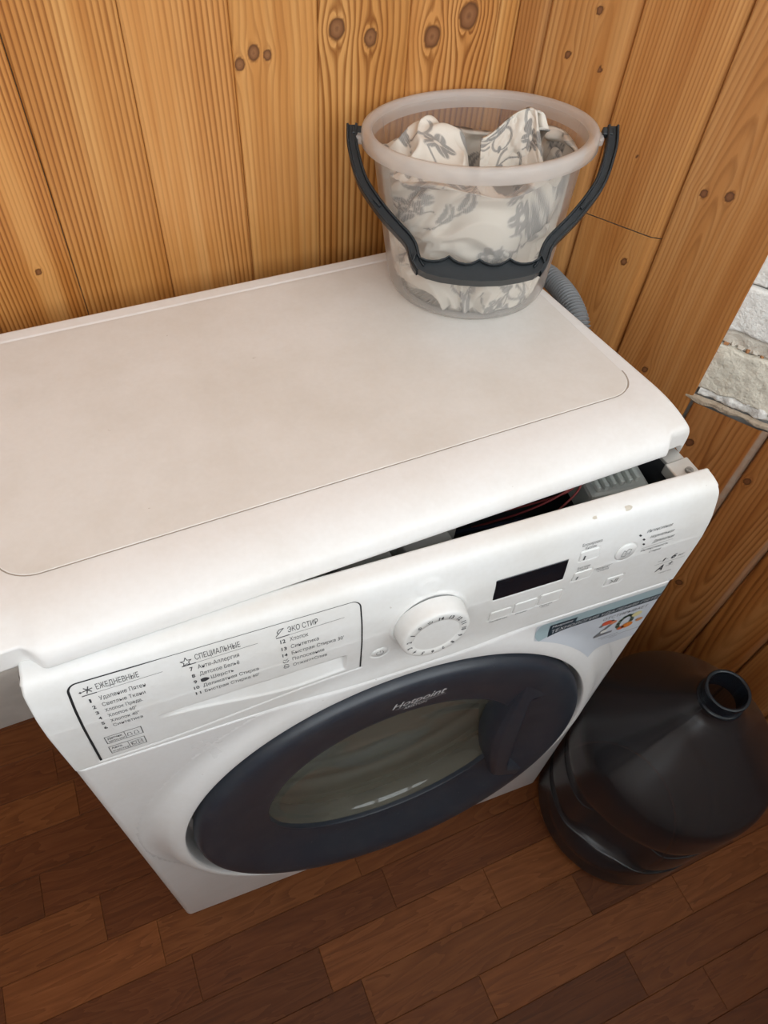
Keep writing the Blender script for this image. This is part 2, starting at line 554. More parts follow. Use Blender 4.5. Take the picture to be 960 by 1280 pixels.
# third board: a butt joint at z=.868, the piece below is a separate board
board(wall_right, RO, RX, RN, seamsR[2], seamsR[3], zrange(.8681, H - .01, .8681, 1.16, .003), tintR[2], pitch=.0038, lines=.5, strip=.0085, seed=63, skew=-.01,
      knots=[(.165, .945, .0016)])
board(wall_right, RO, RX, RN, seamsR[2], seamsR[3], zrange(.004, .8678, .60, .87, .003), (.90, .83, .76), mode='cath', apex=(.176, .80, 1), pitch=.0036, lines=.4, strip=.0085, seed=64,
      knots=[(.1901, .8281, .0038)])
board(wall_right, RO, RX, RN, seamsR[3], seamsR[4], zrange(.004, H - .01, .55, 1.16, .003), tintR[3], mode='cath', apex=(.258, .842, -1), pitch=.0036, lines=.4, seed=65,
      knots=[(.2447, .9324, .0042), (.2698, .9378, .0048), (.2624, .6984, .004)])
dstrip = lambda a, z0, z1, k: (lambda U, Z: k * sm(a - .011, a - .0085, U) * sm(z0, z1, Z))
seamsL = [.2210, .3340, .4330, .5190, .6040, .6900, .7760, .8620]
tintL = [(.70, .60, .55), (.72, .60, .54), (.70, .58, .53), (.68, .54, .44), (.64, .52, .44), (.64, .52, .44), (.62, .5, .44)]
knotsL = {0: [(.2624, .6984, .003)], 1: [(.3545, .6186, .0056)], 2: [(.4425, .5979, .0052), (.4456, .3477, .006)]}
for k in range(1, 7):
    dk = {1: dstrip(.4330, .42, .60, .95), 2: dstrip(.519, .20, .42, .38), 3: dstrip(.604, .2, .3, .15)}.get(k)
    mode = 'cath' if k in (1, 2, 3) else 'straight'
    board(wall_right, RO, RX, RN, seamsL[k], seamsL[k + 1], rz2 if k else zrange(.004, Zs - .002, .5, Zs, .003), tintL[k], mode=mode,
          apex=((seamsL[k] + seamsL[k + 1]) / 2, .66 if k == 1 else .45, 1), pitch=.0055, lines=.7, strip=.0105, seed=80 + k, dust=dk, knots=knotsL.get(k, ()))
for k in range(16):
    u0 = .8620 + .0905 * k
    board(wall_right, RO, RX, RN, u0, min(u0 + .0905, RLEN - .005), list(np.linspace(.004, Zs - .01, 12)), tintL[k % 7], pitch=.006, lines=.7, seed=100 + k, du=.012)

# bare white masonry beside the right wall's boards
def make_masonry(name, base, rough_amt):
    t = NT(name)
    a = t.noise(14, 6, rough=.65); b = t.noise(75, 5, rough=.7)
    c = t.mix(t.ramp(a, [(.35, (0, 0, 0)), (.7, (1, 1, 1))]), (*[x * .90 for x in base], 1), (*base, 1))
    c = t.mix(t.math('MULTIPLY', t.ramp(b, [(.55, (0, 0, 0)), (.75, (1, 1, 1))]), rough_amt), c, (base[0] * .70, base[1] * .63, base[2] * .54, 1))
    t.val(t.p.inputs['Base Color'], c)
    t.set(rough=.9, Specular_IOR_Level=.2)
    t.bump(t.math('ADD', b, t.math('MULTIPLY', t.noise(260, 4), .5)), .9, .003)
    return t.m
MAS_W = make_masonry('whitewashed_brick', (.93, .905, .855), .14)
MAS_P = make_masonry('old_plaster', (.82, .76, .64), .6)
MAS_D = make_masonry('crumbled_mortar', (.72, .66, .57), .8)
MAS_L = make_masonry('brown_mortar', (.50, .40, .30), .7)
RUST = make_masonry('rust_brown_mortar', (.42, .20, .09), .8)

def stone(name, u0, u1, z0, z1, dep, amp, mat, seed, edge=.004, zb=None, zt=None):
    """Uneven masonry piece; zb / zt give wavy lower and upper edges as functions of u."""
    nu, nz = max(12, int((u1 - u0) / (.0022 if u0 < .5 and z1 - z0 < .12 else .008))), max(10, int((z1 - z0) / (.0018 if u0 < .5 and z1 - z0 < .12 else .008)))
    s, t_ = np.meshgrid(np.linspace(0, 1, nu), np.linspace(0, 1, nz), indexing='ij')
    U = u0 + s * (u1 - u0)
    lo_ = z0 + (zb(U) if zb else 0); hi_ = z1 + (zt(U) if zt else 0)
    Z = lo_ + t_ * (hi_ - lo_)
    e = np.minimum(np.minimum(U - u0, u1 - U) / edge, np.minimum(Z - lo_, hi_ - Z) / edge)
    e = np.clip(np.where(U - u0 < edge, np.minimum((Z - lo_), (hi_ - Z)) / edge, e) if u0 < Ue + .003 else e, 0, 1)
    D = dep - .006 * (1 - np.sqrt(1 - (1 - e) ** 2)) + amp * fbm(U * 70, Z * 70, seed, 5, seed)
    P = RO + U[..., None] * RX + D[..., None] * RN + Z[..., None] * np.array([0, 0, 1.])
    return grid_ob(name, P, mat, wall_right, flip=(np.cross(RX, (0, 0, 1.)) @ RN) < 0)

wv = lambda a, f, p: (lambda U: a * np.sin(U * f + p) + a * .6 * np.sin(U * f * 2.7 + p * 2))
e0 = Ue - .0012
zc = 0
rows = [(.8545, .93), (.933, 1.01), (1.013, 1.09), (1.093, 1.17), (1.173, 1.25)]
for r_, (a, b) in enumerate(rows):
    cuts = [e0, .3485 if r_ == 0 else .40, .60, .85, 1.1, 1.36, 1.62, RLEN - .01] if r_ % 2 == 0 else [e0, .47, .72, .97, 1.23, 1.5, RLEN - .01]
    if r_ == 0: cuts = [e0, .3475, .598, .85, 1.1, 1.36, 1.62, RLEN - .01]
    for c0, c1 in zip(cuts, cuts[1:]):
        stone('brick', c0 + .001, c1 - .001, a, b, -.004, .0006, MAS_W, 11 + r_ * 7 + int(c0 * 30))
cuts = [e0, .60, .86, 1.12, 1.38, 1.64, RLEN - .01]
for c0, c1 in zip(cuts, cuts[1:]):
    stone('brick', c0 + .001, c1 - .001, .792, .8525, -.004, .0007, MAS_W, 31 + int(c0 * 30), zb=wv(.0016, 55, .4))
stone('brick', e0, RLEN - .01, 1.253, H - .01, -.004, .0008, MAS_W, 57)
stone('mortar_band', e0, RLEN - .01, .772, .7915, -.0075, .0022, MAS_D, 43, edge=.003, zb=wv(.002, 80, 1.), zt=wv(.001, 55, .4))
for k, (ua, ub, zz, h) in enumerate([(.333, .339, .7715, .004), (.3405, .346, .7735, .0035), (.348, .357, .773, .004), (.359, .3635, .772, .0045), (.3655, .374, .7725, .0050), (.376, .381, .7725, .0035), (.390, .402, .773, .005), (.42, .45, .772, .006)]):
    stone('mortar_fragment', ua, ub, zz, zz + h, -.0035, .0015, RUST if k in (0, 3, 5) else MAS_D, 70 + k, edge=.003)
stone('plaster_patch', e0, RLEN - .01, .7035, .772, -.004, .0013, MAS_P, 91, edge=.003, zb=wv(.0022, 70, 0), zt=wv(.002, 80, 1.))
stone('crumbled_edge', e0 + .004, RLEN - .01, .6905, .7085, -.005, .0040, MAS_W, 47, edge=.007, zb=wv(.0012, 60, .8), zt=wv(.003, 45, 2.))
stone('mortar_ledge', e0 - .008, RLEN - .01, Zs - .0055, Zs + .0025, -.0005, .0014, MAS_L, 23, edge=.002, zb=wv(.0020, 66, .3))

# ---------------------------------------------------------------- floor
floor = structure(mesh_ob('floor', [(-1.5, -1.5, -.004), (2.2, -1.5, -.004), (2.2, .75, -.004), (-1.5, .75, -.004), (-1.5, -1.5, -.1), (2.2, -1.5, -.1), (2.2, .75, -.1), (-1.5, .75, -.1)],
                [[0, 1, 2, 3], [7, 6, 5, 4], [0, 4, 5, 1], [1, 5, 6, 2], [2, 6, 7, 3], [3, 7, 4, 0]], simple('floor_joint', (.055, .02, .008), .6), None, False))
FX, FY = BX, BN
rowsF = [.4850, .4190, .3525, .2863, .2200, .1535, .0870, .0175, -.0500, -.1160, -.1815, -.2480, -.3100, -.3760, -.4400, -.5060, -.5720, -.6380, -.7040, -.7700, -.8360, -.9020, -.968, -1.034, -1.1, -1.166, -1.232, -1.298]
anch = {3: [-.135], 4: [.02], 5: [-.2105], 6: [-.1285], 7: [-.2817, -.054], 8: [-.016, .300], 9: [.1655, .4555], 10: [.21, .589], 11: [.379, .745], 12: [.6065], 13: [.71]}
plank_mesh = {}
tf = [(1.0, .95, .9), (.78, .70, .66), (1.22, 1.18, 1.08), (.88, .80, .78), (1.1, 1.08, 1.0), (.72, .66, .64), (1.3, 1.28, 1.2)]
for r_ in range(len(rowsF) - 1):
    v1, v0 = rowsF[r_], rowsF[r_ + 1]
    an = anch.get(r_, [random.uniform(-.2, .2)])
    cuts = sorted(an)
    while cuts[0] > -1.1: cuts.insert(0, cuts[0] - random.choice([.29, .31, .34]))
    if r_ == 9 or r_ == 8: cuts = sorted(cuts)
    while cuts[-1] < 1.75: cuts.append(cuts[-1] + random.choice([.29, .32, .36]))
    for u0, u1 in zip(cuts, cuts[1:]):
        key = (round(u1 - u0, 3), round(v1 - v0, 3))
        if key not in plank_mesh:
            g = .0002; hu, hv = (u1 - u0) / 2 - g, (v1 - v0) / 2 - g; e = .0006
            V = [(-hu, -hv, -.004), (hu, -hv, -.004), (hu, hv, -.004), (-hu, hv, -.004), (-hu, -hv, -.0004), (hu, -hv, -.0004), (hu, hv, -.0004), (-hu, hv, -.0004),
                 (-hu + e, -hv + e, 0), (hu - e, -hv + e, 0), (hu - e, hv - e, 0), (-hu + e, hv - e, 0)]
            F = [[0, 1, 5, 4], [1, 2, 6, 5], [2, 3, 7, 6], [3, 0, 4, 7], [4, 5, 9, 8], [5, 6, 10, 9], [6, 7, 11, 10], [7, 4, 8, 11], [8, 9, 10, 11]]
            me = bpy.data.meshes.new('plank'); me.from_pydata(V, [], F); me.update(); me.materials.append(FLOOR)
            plank_mesh[key] = me
        o = bpy.data.objects.new('plank', plank_mesh[key])
        COL.objects.link(o)
        o.parent = floor
        c = FX * (u0 + u1) / 2 + FY * (v0 + v1) / 2
        o.location = c
        o.rotation_euler = (0, 0, TH)
        k = rng.integers(0, len(tf))
        o.color = (*tf[k], 1)

# ---------------------------------------------------------------- washing machine
wm = empty('washing_machine', (.30, .20, 0), 'white front-loading washing machine with its lid shifted back, below the wood-panelled wall', 'washing machine')
DCX, DCZ = .303, .432                       # door centre on the front

PROF = np.array([(.69, 0), (.76, 0), (.775, .0008), (.79, .0022), (.80, .004), (.815, .008), (.823, .011), (.828, .0145), (.8312, .019), (.8325, .024), (.8327, .031), (.8322, .0335), (.826, .0345), (.80, .0345)])
_pt = smooth_path(np.c_[PROF, np.zeros(len(PROF))], 400)[:, :2]
_ps = np.r_[0, np.cumsum(np.hypot(*np.diff(_pt, axis=0).T))]
_pn = np.gradient(_pt, axis=0)
_pn = np.c_[_pn[:, 1], -_pn[:, 0]]
_pn /= np.linalg.norm(_pn, axis=1)[:, None]
_pn[:, :] = np.where((_pn[:, 1:] > 0) & (_ps[:, None] < .02), -_pn, _pn)
SMAX = _ps[-1]
def collar(X, Z):
    dx, dz = X - DCX, Z - DCZ
    r = np.hypot(dx, dz)
    h = .0225 - .0185 * dz / np.maximum(r, .05)
    return h * sm(.291, .250, r) * (.35 + .65 * sm(.291, .262, r)) - (h + .012) * sm(.2475, .2437, r)

def pp(x, s, off=0.):
    """Point on the control panel: x along it, s up its curved face, off out of it."""
    x = np.asarray(x, float); s = np.asarray(s, float)
    z = np.interp(s, _ps, _pt[:, 0]); y = np.interp(s, _ps, _pt[:, 1])
    nz = np.interp(s, _ps, _pn[:, 0]); ny = np.interp(s, _ps, _pn[:, 1])
    off = off + np.zeros_like(z)
    return np.stack(np.broadcast_arrays(x, y + ny * off, z + nz * off), -1)

def rrect(x, z, x0, x1, z0, z1, r):
    """signed distance to a rounded rectangle"""
    cx, cz, hx, hz = (x0 + x1) / 2, (z0 + z1) / 2, (x1 - x0) / 2 - r, (z1 - z0) / 2 - r
    qx, qz = np.abs(x - cx) - hx, np.abs(z - cz) - hz
    return np.hypot(np.maximum(qx, 0), np.maximum(qz, 0)) + np.minimum(np.maximum(qx, qz), 0) - r

# --- control panel and detergent drawer share one moulded face
def dr_sd(X, S):                             # drawer outline
    lo_ = .0075 + .021 * sm(.05, .25, X) * 1.0
    Xs = X - (S - .03) * .048 * (X < .14)
    top = rrect(Xs, S, .0265, .2540, -.2, .1318, .007)
    return np.maximum(top, lo_ - S)
xs = np.unique(np.r_[np.linspace(0, .006, 9), np.arange(.006, .597, .0009), np.linspace(.597, .603, 9)])
ss = np.unique(np.r_[np.linspace(0, .0022, 5), np.arange(.0022, .1335, .0009), np.linspace(.1335, SMAX, 34)])
X, S = np.meshgrid(xs, ss, indexing='ij')
Zf = .69 + S
off = np.zeros_like(X)
ed = np.minimum(X, .603 - X)
off -= .005 * (1 - np.sqrt(1 - (1 - np.clip(ed / .005, 0, 1)) ** 2))
off -= .0016 * (1 - np.clip(S / .002, 0, 1)) ** 2
off += collar(X, Zf) * (S < .06)
sd = dr_sd(X, S)
gapw = np.where(X < .06, .0015, np.where(X > .2, .0009, .0007))
gap = (sd > 0) & (sd < gapw * 1.5)
off -= .0009 * np.exp(-((sd - .0004) / .0011) ** 2) * (S < .05)
# finger pull scooped into the drawer front
t_ = np.clip((X - .080) / (.2395 - .080), 0, 1)
cup_hi = .0585 + .0025 * t_
cup_lo = .052 - .022 * sm(0, .75, t_) + .004 * sm(.75, 1, t_)
inside = sm(-.0006, .0012, np.minimum(cup_hi - S, (S - cup_lo) * .6)) * sm(.078, .10, X) * sm(.2405, .2385, X)
depth = np.clip((S - cup_lo) / np.maximum(cup_hi - cup_lo, .002), 0, 1)
off -= inside * (.0010 + .011 * t_ ** .8 * depth)
# ring round the programme knob
KX, KS = .3150, .0800
kr = np.hypot(X - KX, S - KS)
off += .0014 * sm(.0368, .0352, kr) - .0011 * sm(.0335, .0325, kr)
# recesses round display and buttons
off -= .0008 * sm(.0006, -.0006, rrect(X, S, .3755, .4475, .0775, .1068, .0015))
BTN = [(.3780, .4000, .0405, .0560), (.4030, .4265, .0405, .0580), (.4290, .4525, .0405, .0595), (.4578, .4775, .0985, .1112), (.4580, .4770, .0680, .0822), (.5025, .5220, .0372, .0512)]
for b in BTN:
    q = rrect(X, S, *b, .0018)
    off -= .0010 * sm(.0011, .0003, q)
rr_ = np.hypot(X - .5092, S - .0918)
off -= .0010 * sm(.0122, .0114, rr_)
pwr = np.hypot(X - .2715, S - .0470)
off -= .0009 * sm(.0092, .0086, pwr) * sm(.0074, .0080, pwr)
off += .0010 * sm(.011, .006, np.hypot((X - .3135) * .8, S - .1235))
P = pp(X, S, off)
back = .026 * (1 - np.clip(ed / .004, 0, 1)) ** 3
P[..., 1] += np.where(S < .140, np.minimum(back, np.maximum(.031 - P[..., 1], 0)), 0)
cS = (S[:-1, :-1] + S[1:, 1:]) / 2; cX = (X[:-1, :-1] + X[1:, 1:]) / 2
csd = dr_sd(cX, cS)
fdr = (csd <= 0)
P[..., 0] += np.where(X > .3, -1, 1) * .0035 * sm(.130, .150, S) * np.clip(1 - ed / .014, 0, 1)
panel = grid_ob('control_panel', P, WHITE, wm, keep=~fdr, flip=True)
drawer = grid_ob('detergent_drawer', P, WHITE, wm, keep=fdr, flip=True)
def ribbon(name, path, widths, fn, mat, parent):
    p = np.asarray(path, float)
    T = np.gradient(p, axis=0); T /= np.linalg.norm(T, axis=1)[:, None]
    q = np.c_[-T[:, 1], T[:, 0]] * (np.asarray(widths)[:, None] / 2)
    a_, b_ = p - q, p + q
    Pr = np.stack([fn(a_[:, 0], a_[:, 1]), fn(b_[:, 0], b_[:, 1])], 1)
    return grid_ob(name, Pr, mat, parent, smooth=False)
lft = [(.0265 + (q - .03) * .048, q) for q in np.linspace(.0085, .1245, 40)]
x0_ = lft[-1][0]
cor = [(x0_ + .007 - .007 * math.cos(a), .1245 + .0073 * math.sin(a)) for a in np.linspace(.15, math.pi / 2, 12)]
top_ = [(q, .1318) for q in np.linspace(cor[-1][0] + .003, .2468, 60)]
cor2 = [(.2468 + .007 * math.sin(a), .1248 + .007 * math.cos(a)) for a in np.linspace(.15, math.pi / 2, 12)]
rgt = [(.2538, q) for q in np.linspace(.122, .0305, 30)]
path = lft + cor + top_ + cor2 + rgt
wd = np.concatenate([np.full(40, .0019), np.linspace(.0018, .0011, 12), np.interp(np.linspace(0, 1, 60), [0, .18, .3, 1], [.0011, .0011, .00045, .00045]), np.linspace(.0006, .0013, 12), np.full(30, .0013)])
ribbon('drawer_gap', path, wd, lambda x, q: pp(x, q, .0002), BLACK, panel)

# --- lower front: flat sheet with the raised collar round the door
def front_pt(X, Z):
    ed = np.minimum(X, .603 - X)
    y = .010 * (1 - np.sqrt(1 - (1 - np.clip(ed / .010, 0, 1)) ** 2)) + .022 * (1 - np.clip(ed / .002, 0, 1)) ** 3
    y = y - collar(X, Z) * sm(0, .006, ed)
    y = y + .0022 * (1 - np.clip((.6895 - Z) / .0022, 0, 1)) ** 2 + .003 * (1 - np.clip((Z - .016) / .003, 0, 1)) ** 2
    k = 1 + .020 * (1 - Z / .69)
    Xw = .3025 - .0025 * (1 - Z / .69) + (X - .3025) * k
    return np.stack([Xw, y, Z], -1)
xs = np.unique(np.r_[np.linspace(0, .012, 13), np.arange(.012, .591, .004), np.linspace(.591, .603, 13)])
zs = np.unique(np.r_[np.linspace(.016, .02, 4), np.arange(.02, .686, .004), np.linspace(.686, .6895, 6)])
X, Z = np.meshgrid(xs, zs, indexing='ij')
cx, cz_ = (X[:-1, :-1] + X[1:, 1:]) / 2, (Z[:-1, :-1] + Z[1:, 1:]) / 2
front = grid_ob('front_panel', front_pt(X, Z), ENAMEL, wm, keep=np.hypot(cx - DCX, cz_ - DCZ) > .2935, flip=True)
th = np.linspace(0, 2 * np.pi, 241)
rr_ = np.r_[np.linspace(.236, .252, 22), np.linspace(.254, .2995, 26)]
T_, R_ = np.meshgrid(th, rr_, indexing='ij')
X, Z = DCX + R_ * np.cos(T_), DCZ + R_ * np.sin(T_)
czz = np.minimum(np.minimum(Z[:-1, :-1], Z[1:, 1:]), np.minimum(Z[:-1, 1:], Z[1:, :-1]))
Xc, Zc = np.clip(X, .0006, .6024), np.minimum(Z, .6895)
Pcol = front_pt(Xc, Zc)
Pcol[..., 1] += .0008 * sm(.2915, .2955, R_)
grid_ob('door_collar', Pcol, ENAMEL, front, keep=czz < .6895)
box_ob('plinth', (.3, .022, .0085), (.606, .034, .017), WHITE, wm, bev=.002)

# --- cabinet: thin-walled, open at the top
cab = [(.0, .030), (.600, .030), (.556, .386), (.036, .386)]
inn = [(.016, .034), (.584, .034), (.542, .374), (.050, .374)]
V = [(x, y, z) for z in (.004, .815) for x, y in cab] + [(x, y, z) for z in (.815, .70) for x, y in inn]
F = [[1, 2, 6, 5], [2, 3, 7, 6], [3, 0, 4, 7], [3, 2, 1, 0]] + [[4, 5, 9, 8], [5, 6, 10, 9], [6, 7, 11, 10], [7, 4, 8, 11], [8, 9, 13, 12], [9, 10, 14, 13], [10, 11, 15, 14], [11, 8, 12, 15]]
mesh_ob('cabinet', V, F, ENAMEL, wm, False)
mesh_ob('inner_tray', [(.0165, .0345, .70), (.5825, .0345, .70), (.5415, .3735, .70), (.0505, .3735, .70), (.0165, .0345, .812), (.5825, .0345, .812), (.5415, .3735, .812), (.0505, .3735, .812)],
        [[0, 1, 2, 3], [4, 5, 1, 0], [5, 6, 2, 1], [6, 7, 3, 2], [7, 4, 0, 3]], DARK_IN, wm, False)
# what shows through the gap under the lid
bm = bmesh.new()
for x, l_ in ((.09, .06), (.155, .045), (.215, .05), (.275, .05), (.335, .045)):
    box(bm, (x, .062, .772), (l_, .045, .05), Matrix.Rotation(.12, 3, 'Z'), .003)
box(bm, (.21, .085, .765), (.32, .03, .055), bev=.003)
bm_ob('ballast_block', bm, GREY_IN, wm)
FROST = layered('frosted_plastic', (.9, .92, .9), (.75, .77, .74), .72, .3)
bm = bmesh.new()
box(bm, (.530, .075, .785), (.062, .050, .038), Matrix.Rotation(-.1, 3, 'Z'), .004)
for k in range(6): box(bm, (.507 + k * .0085, .072, .807), (.004, .03, .006), Matrix.Rotation(-.1, 3, 'Z'), .0008)
box(bm, (.553, .052, .788), (.012, .02, .03), None, .003)
box(bm, (.520, .050, .776), (.024, .018, .02), None, .003)
bm_ob('circuit_box', bm, FROST, wm)
for k, pts in enumerate([[(.40, .09, .75), (.44, .07, .785), (.475, .066, .806), (.505, .085, .800)], [(.41, .10, .75), (.45, .078, .782), (.482, .068, .803), (.51, .09, .797)], [(.44, .05, .75), (.462, .055, .79), (.488, .064, .808), (.505, .09, .806)]]):
    grid_ob('red_wire', tube(smooth_path(pts, 30), .0011, 8), RED_WIRE, wm, wrap_u=True)
for k, pts in enumerate([[(.37, .07, .74), (.42, .05, .775), (.47, .048, .785), (.53, .05, .77)], [(.38, .09, .75), (.43, .058, .79), (.48, .052, .79), (.52, .055, .765)], [(.36, .06, .75), (.40, .055, .788), (.45, .06, .780), (.50, .07, .75)], [(.44, .08, .76), (.49, .046, .782), (.54, .044, .786), (.565, .05, .76)]]):
    grid_ob('dark_wire', tube(smooth_path(pts, 30), .0022, 8), BLUE_WIRE, wm, wrap_u=True)
bm = bmesh.new()
box(bm, (.583, .105, .8150), (.020, .145, .004), Matrix.Rotation(.115, 3, 'Z'), .0012)
bm_ob('side_rail', bm, METAL, wm)
bm = bmesh.new()
box(bm, (.586, .043, .8145), (.026, .030, .013), Matrix.Rotation(.06, 3, 'Z'), .0015)
brk = bm_ob('mounting_bracket', bm, METAL, wm)
bm = bmesh.new()
bmesh.ops.create_cone(bm, cap_ends=True, segments=20, radius1=.0042, radius2=.0036, depth=.002, matrix=Matrix.Translation((.589, .0425, .8222)))
for a in (0, math.pi / 2): box(bm, (.589, .0425, .8232), (.0052, .0011, .0006), Matrix.Rotation(a + .5, 3, 'Z'))
bm_ob('screw', bm, SCREW, brk)

# --- lid, shifted back and tipped a little towards the wall
LY = math.radians(4.0)
EU, EV = np.array([math.cos(LY), math.sin(LY)]), np.array([-math.sin(LY), math.cos(LY)])
VF, VB = .0185, .3985
def lid_pt(u, v, drop=0.):
    x = u * EU[0] + v * EV[0]; y = u * EU[1] + v * EV[1]
    return np.stack(np.broadcast_arrays(x, y, .858 - .08 * (y - .1) - drop), -1)
secC = np.array([(.0, .0300), (.0003, .0262), (.0022, .0205), (.0065, .0148), (.0145, .0095), (.026, .0050), (.040, .0018), (.055, .0004), (.066, 0)])
secE = np.array([(.0085, .0345), (.0083, .022), (.0092, .0145), (.0125, .0100), (.0205, .0068), (.031, .0038), (.044, .0014), (.057, .0003), (.066, 0)])
secL = np.array([(.0135, .0355), (.0135, .026), (.0136, .0160), (.0142, .0128), (.0175, .0108), (.026, .0072), (.040, .0026), (.055, .0005), (.066, 0)])
kk = np.linspace(0, 8, 60)
def sec(tab): return np.stack([np.interp(kk, np.arange(9), smooth_path(np.c_[tab, np.zeros(9)], 161)[::20, c]) for c in (0, 1)], 1)
def sec2(tab):
    q = smooth_path(np.c_[tab, np.zeros(9)], 60)[:, :2]
    return q
C_, E_, L_ = sec2(secC), sec2(secE), sec2(secL)
vflat = np.unique(np.r_[np.arange(.0845, .1005, .0012), np.arange(.1005, .36, .0030), np.arange(.36, .3795, .0014), np.linspace(.3795, VB, 12)])
nv = 60 + len(vflat)
UL, URf, URb = -.024, .6000, .5862
tt = np.unique(np.r_[np.linspace(0, .004, 6), np.linspace(.004, .05, 22), np.arange(.05, .90, .0040), np.linspace(.90, .996, 90), np.linspace(.996, 1, 6)])
nu = len(tt)
Ucol = UL + tt * (URf - UL)
capL, capR = sm(.026, .012, Ucol), sm(.5695, .5790, Ucol)
V_ = np.zeros((nu, nv)); D_ = np.zeros((nu, nv))
for j in range(60):
    V_[:, j] = VF + C_[j, 0] * (1 - capL - capR) + E_[j, 0] * capR + L_[j, 0] * capL
    D_[:, j] = C_[j, 1] * (1 - capL - capR) + E_[j, 1] * capR + L_[j, 1] * capL
V_[:, 60:] = vflat
U_ = UL + tt[:, None] * (URf + (URb - URf) * np.clip((V_ - .08) / (VB - .08), -.3, 1) - UL)
D_ -= .0009 * sm(.3800, .3812, V_) * sm(.3985, .3960, V_)
D_ += .0012 * sm(.3955, .3985, V_)
eu_ = np.minimum(U_ - UL, (URf + (URb - URf) * np.clip((V_ - .08) / (VB - .08), -.3, 1)) - U_)
D_ += .006 * (1 - np.sqrt(1 - (1 - np.clip(eu_ / .006, 0, 1)) ** 2))
P = lid_pt(U_, V_, D_)
lidbits = []
# skirts: both ends, then the back
def skirt(P):
    e1 = P[:1].copy(); e1[..., 2] = np.minimum(e1[..., 2], e1[..., 2]) - .020 * np.clip((V_[:1] - VF) / .03, 0, 1)
    e2 = P[-1:].copy(); e2[..., 2] -= .020 * np.clip((V_[-1:] - VF) / .03, 0, 1)
    Q = np.concatenate([e1, P, e2], 0)
    b = Q[:, -1:].copy(); b[..., 2] = np.minimum(b[..., 2], .835) - .018
    f = Q[:, :1].copy(); f[..., 2] += .0015; f[..., 1] += .012
    f2 = f.copy(); f2[..., 2] += .016
    return np.concatenate([f2, f, Q, b], 1)
PS = skirt(P)
lid = grid_ob('lid', PS, WHITE_LID, wm)
def rr_path(x0, x1, y0, y1, r, n=14):
    out = []
    for cx, cy, a0 in ((x1 - r, y1 - .002, 0), (x0 + r, y1 - .002, 90), (x0 + r, y0 + r, 180), (x1 - r, y0 + r, 270)):
        k_ = .002 if cy == y1 - .002 else r
        for a in np.radians(np.linspace(a0, a0 + 90, n)):
            out.append((cx + (r if k_ == r else r) * math.cos(a) if k_ == r else (cx + r * math.cos(a)), cy + k_ * math.sin(a)))
    return np.array(out)
W0 = rr_path(.0085, .5800, .0822, .3792, .030)
def shrink(p, d):
    T = np.roll(p, -1, 0) - np.roll(p, 1, 0); T /= np.linalg.norm(T, axis=1)[:, None]
    return p + np.c_[-T[:, 1], T[:, 0]] * d
rings = [lid_pt(q[:, 0], q[:, 1], d) for q, d in ((W0, .0004), (W0, -.0004), (shrink(W0, .0006), -.0007))]
nW = len(W0)
mesh_ob('worktop_board', np.concatenate(rings), [[k * nW + i, k * nW + (i + 1) % nW, (k + 1) * nW + (i + 1) % nW, (k + 1) * nW + i] for k in range(2) for i in range(nW)] + [[2 * nW + i for i in range(nW)]], WHITE_TOP, lid, False)
Wc = np.concatenate([W0, W0[:1]])
ribbon('worktop_groove', shrink(W0, -.0004)[nW // 2 - 14:], np.where(shrink(W0, -.0004)[nW // 2 - 14:, 0] > .57, .0026, .0014), lambda u, v: lid_pt(u, v, -.00012), simple('brown_groove', (.34, .28, .23), .9, noise=.2, nscale=90), lid)  # flat brown line along the board's edge, wider on the right
# --- door
AX, UXX, VXX = (0, -1., 0), (1., 0, 0), (0, 0, 1.)
DC = np.array([DCX, 0, DCZ])
DO, DN, DZ = np.array([.304, -.022, .432]), np.array([0, -.9964, .0847]), np.array([0, .0847, .9964])
def door_pt(t, r, n):
    t, r, n = np.broadcast_arrays(t, r, n)
    return DO + (r * np.cos(t))[..., None] * np.array([1., 0, 0]) + (r * np.sin(t))[..., None] * DZ + n[..., None] * DN
def sink(t, r):                               # the inner edge lies deeper towards the foot of the door
    return -.017 * (np.clip(-np.sin(t) * .75 + .25, 0, 1)) * sm(.226, .158, r) + .0058 * .6 * (.5 + .5 * np.sin(t)) * sm(.2412, .2330, r) * sm(.165, .215, r)
dprof = [(.2360, -.030), (.2398, -.014), (.2412, -.006), (.2402, -.0012), (.2375, .0032), (.2325, .0056), (.2240, .0064), (.2060, .0048), (.1880, .0024), (.1720, .0000), (.1620, -.0016), (.1580, -.0028), (.1565, -.0060), (.1570, -.035)]
dprof = smooth_path(np.c_[dprof, np.zeros(len(dprof))], 60)[:, :2]
td = np.linspace(0, 2 * np.pi, 160, endpoint=False)[:, None]
door = grid_ob('door', door_pt(td, dprof[None, :, 0], dprof[None, :, 1] + sink(td, dprof[None, :, 0])), DOORP, wm, wrap_u=True)
bprof = [(.1575, -.0085), (.1555, -.0092), (.1525, -.0130), (.1480, -.0200), (.1400, -.0265), (.125, -.0350), (.105, -.0440), (.08, -.0510), (.04, -.0560), (.0005, -.0570)]
bprof = smooth_path(np.c_[bprof, np.zeros(len(bprof))], 50)[:, :2]
grid_ob('door_glass', door_pt(td, bprof[None, :, 0], bprof[None, :, 1] + sink(td, np.full_like(bprof[None, :, 0], .158)) * sm(.0, .16, bprof[None, :, 0])), BOWL, door, wrap_u=True)
gprof = [(.165, -.030), (.195, -.034), (.208, -.04), (.196, -.048), (.190, -.06), (.199, -.07), (.196, -.084), (.186, -.09), (.184, -.12)]
gprof = smooth_path(np.c_[gprof, np.zeros(len(gprof))], 40)[:, :2]
grid_ob('door_gasket', lathe_pts(gprof, DC, AX, UXX, VXX, 96), RUBBER, wm, wrap_u=True)
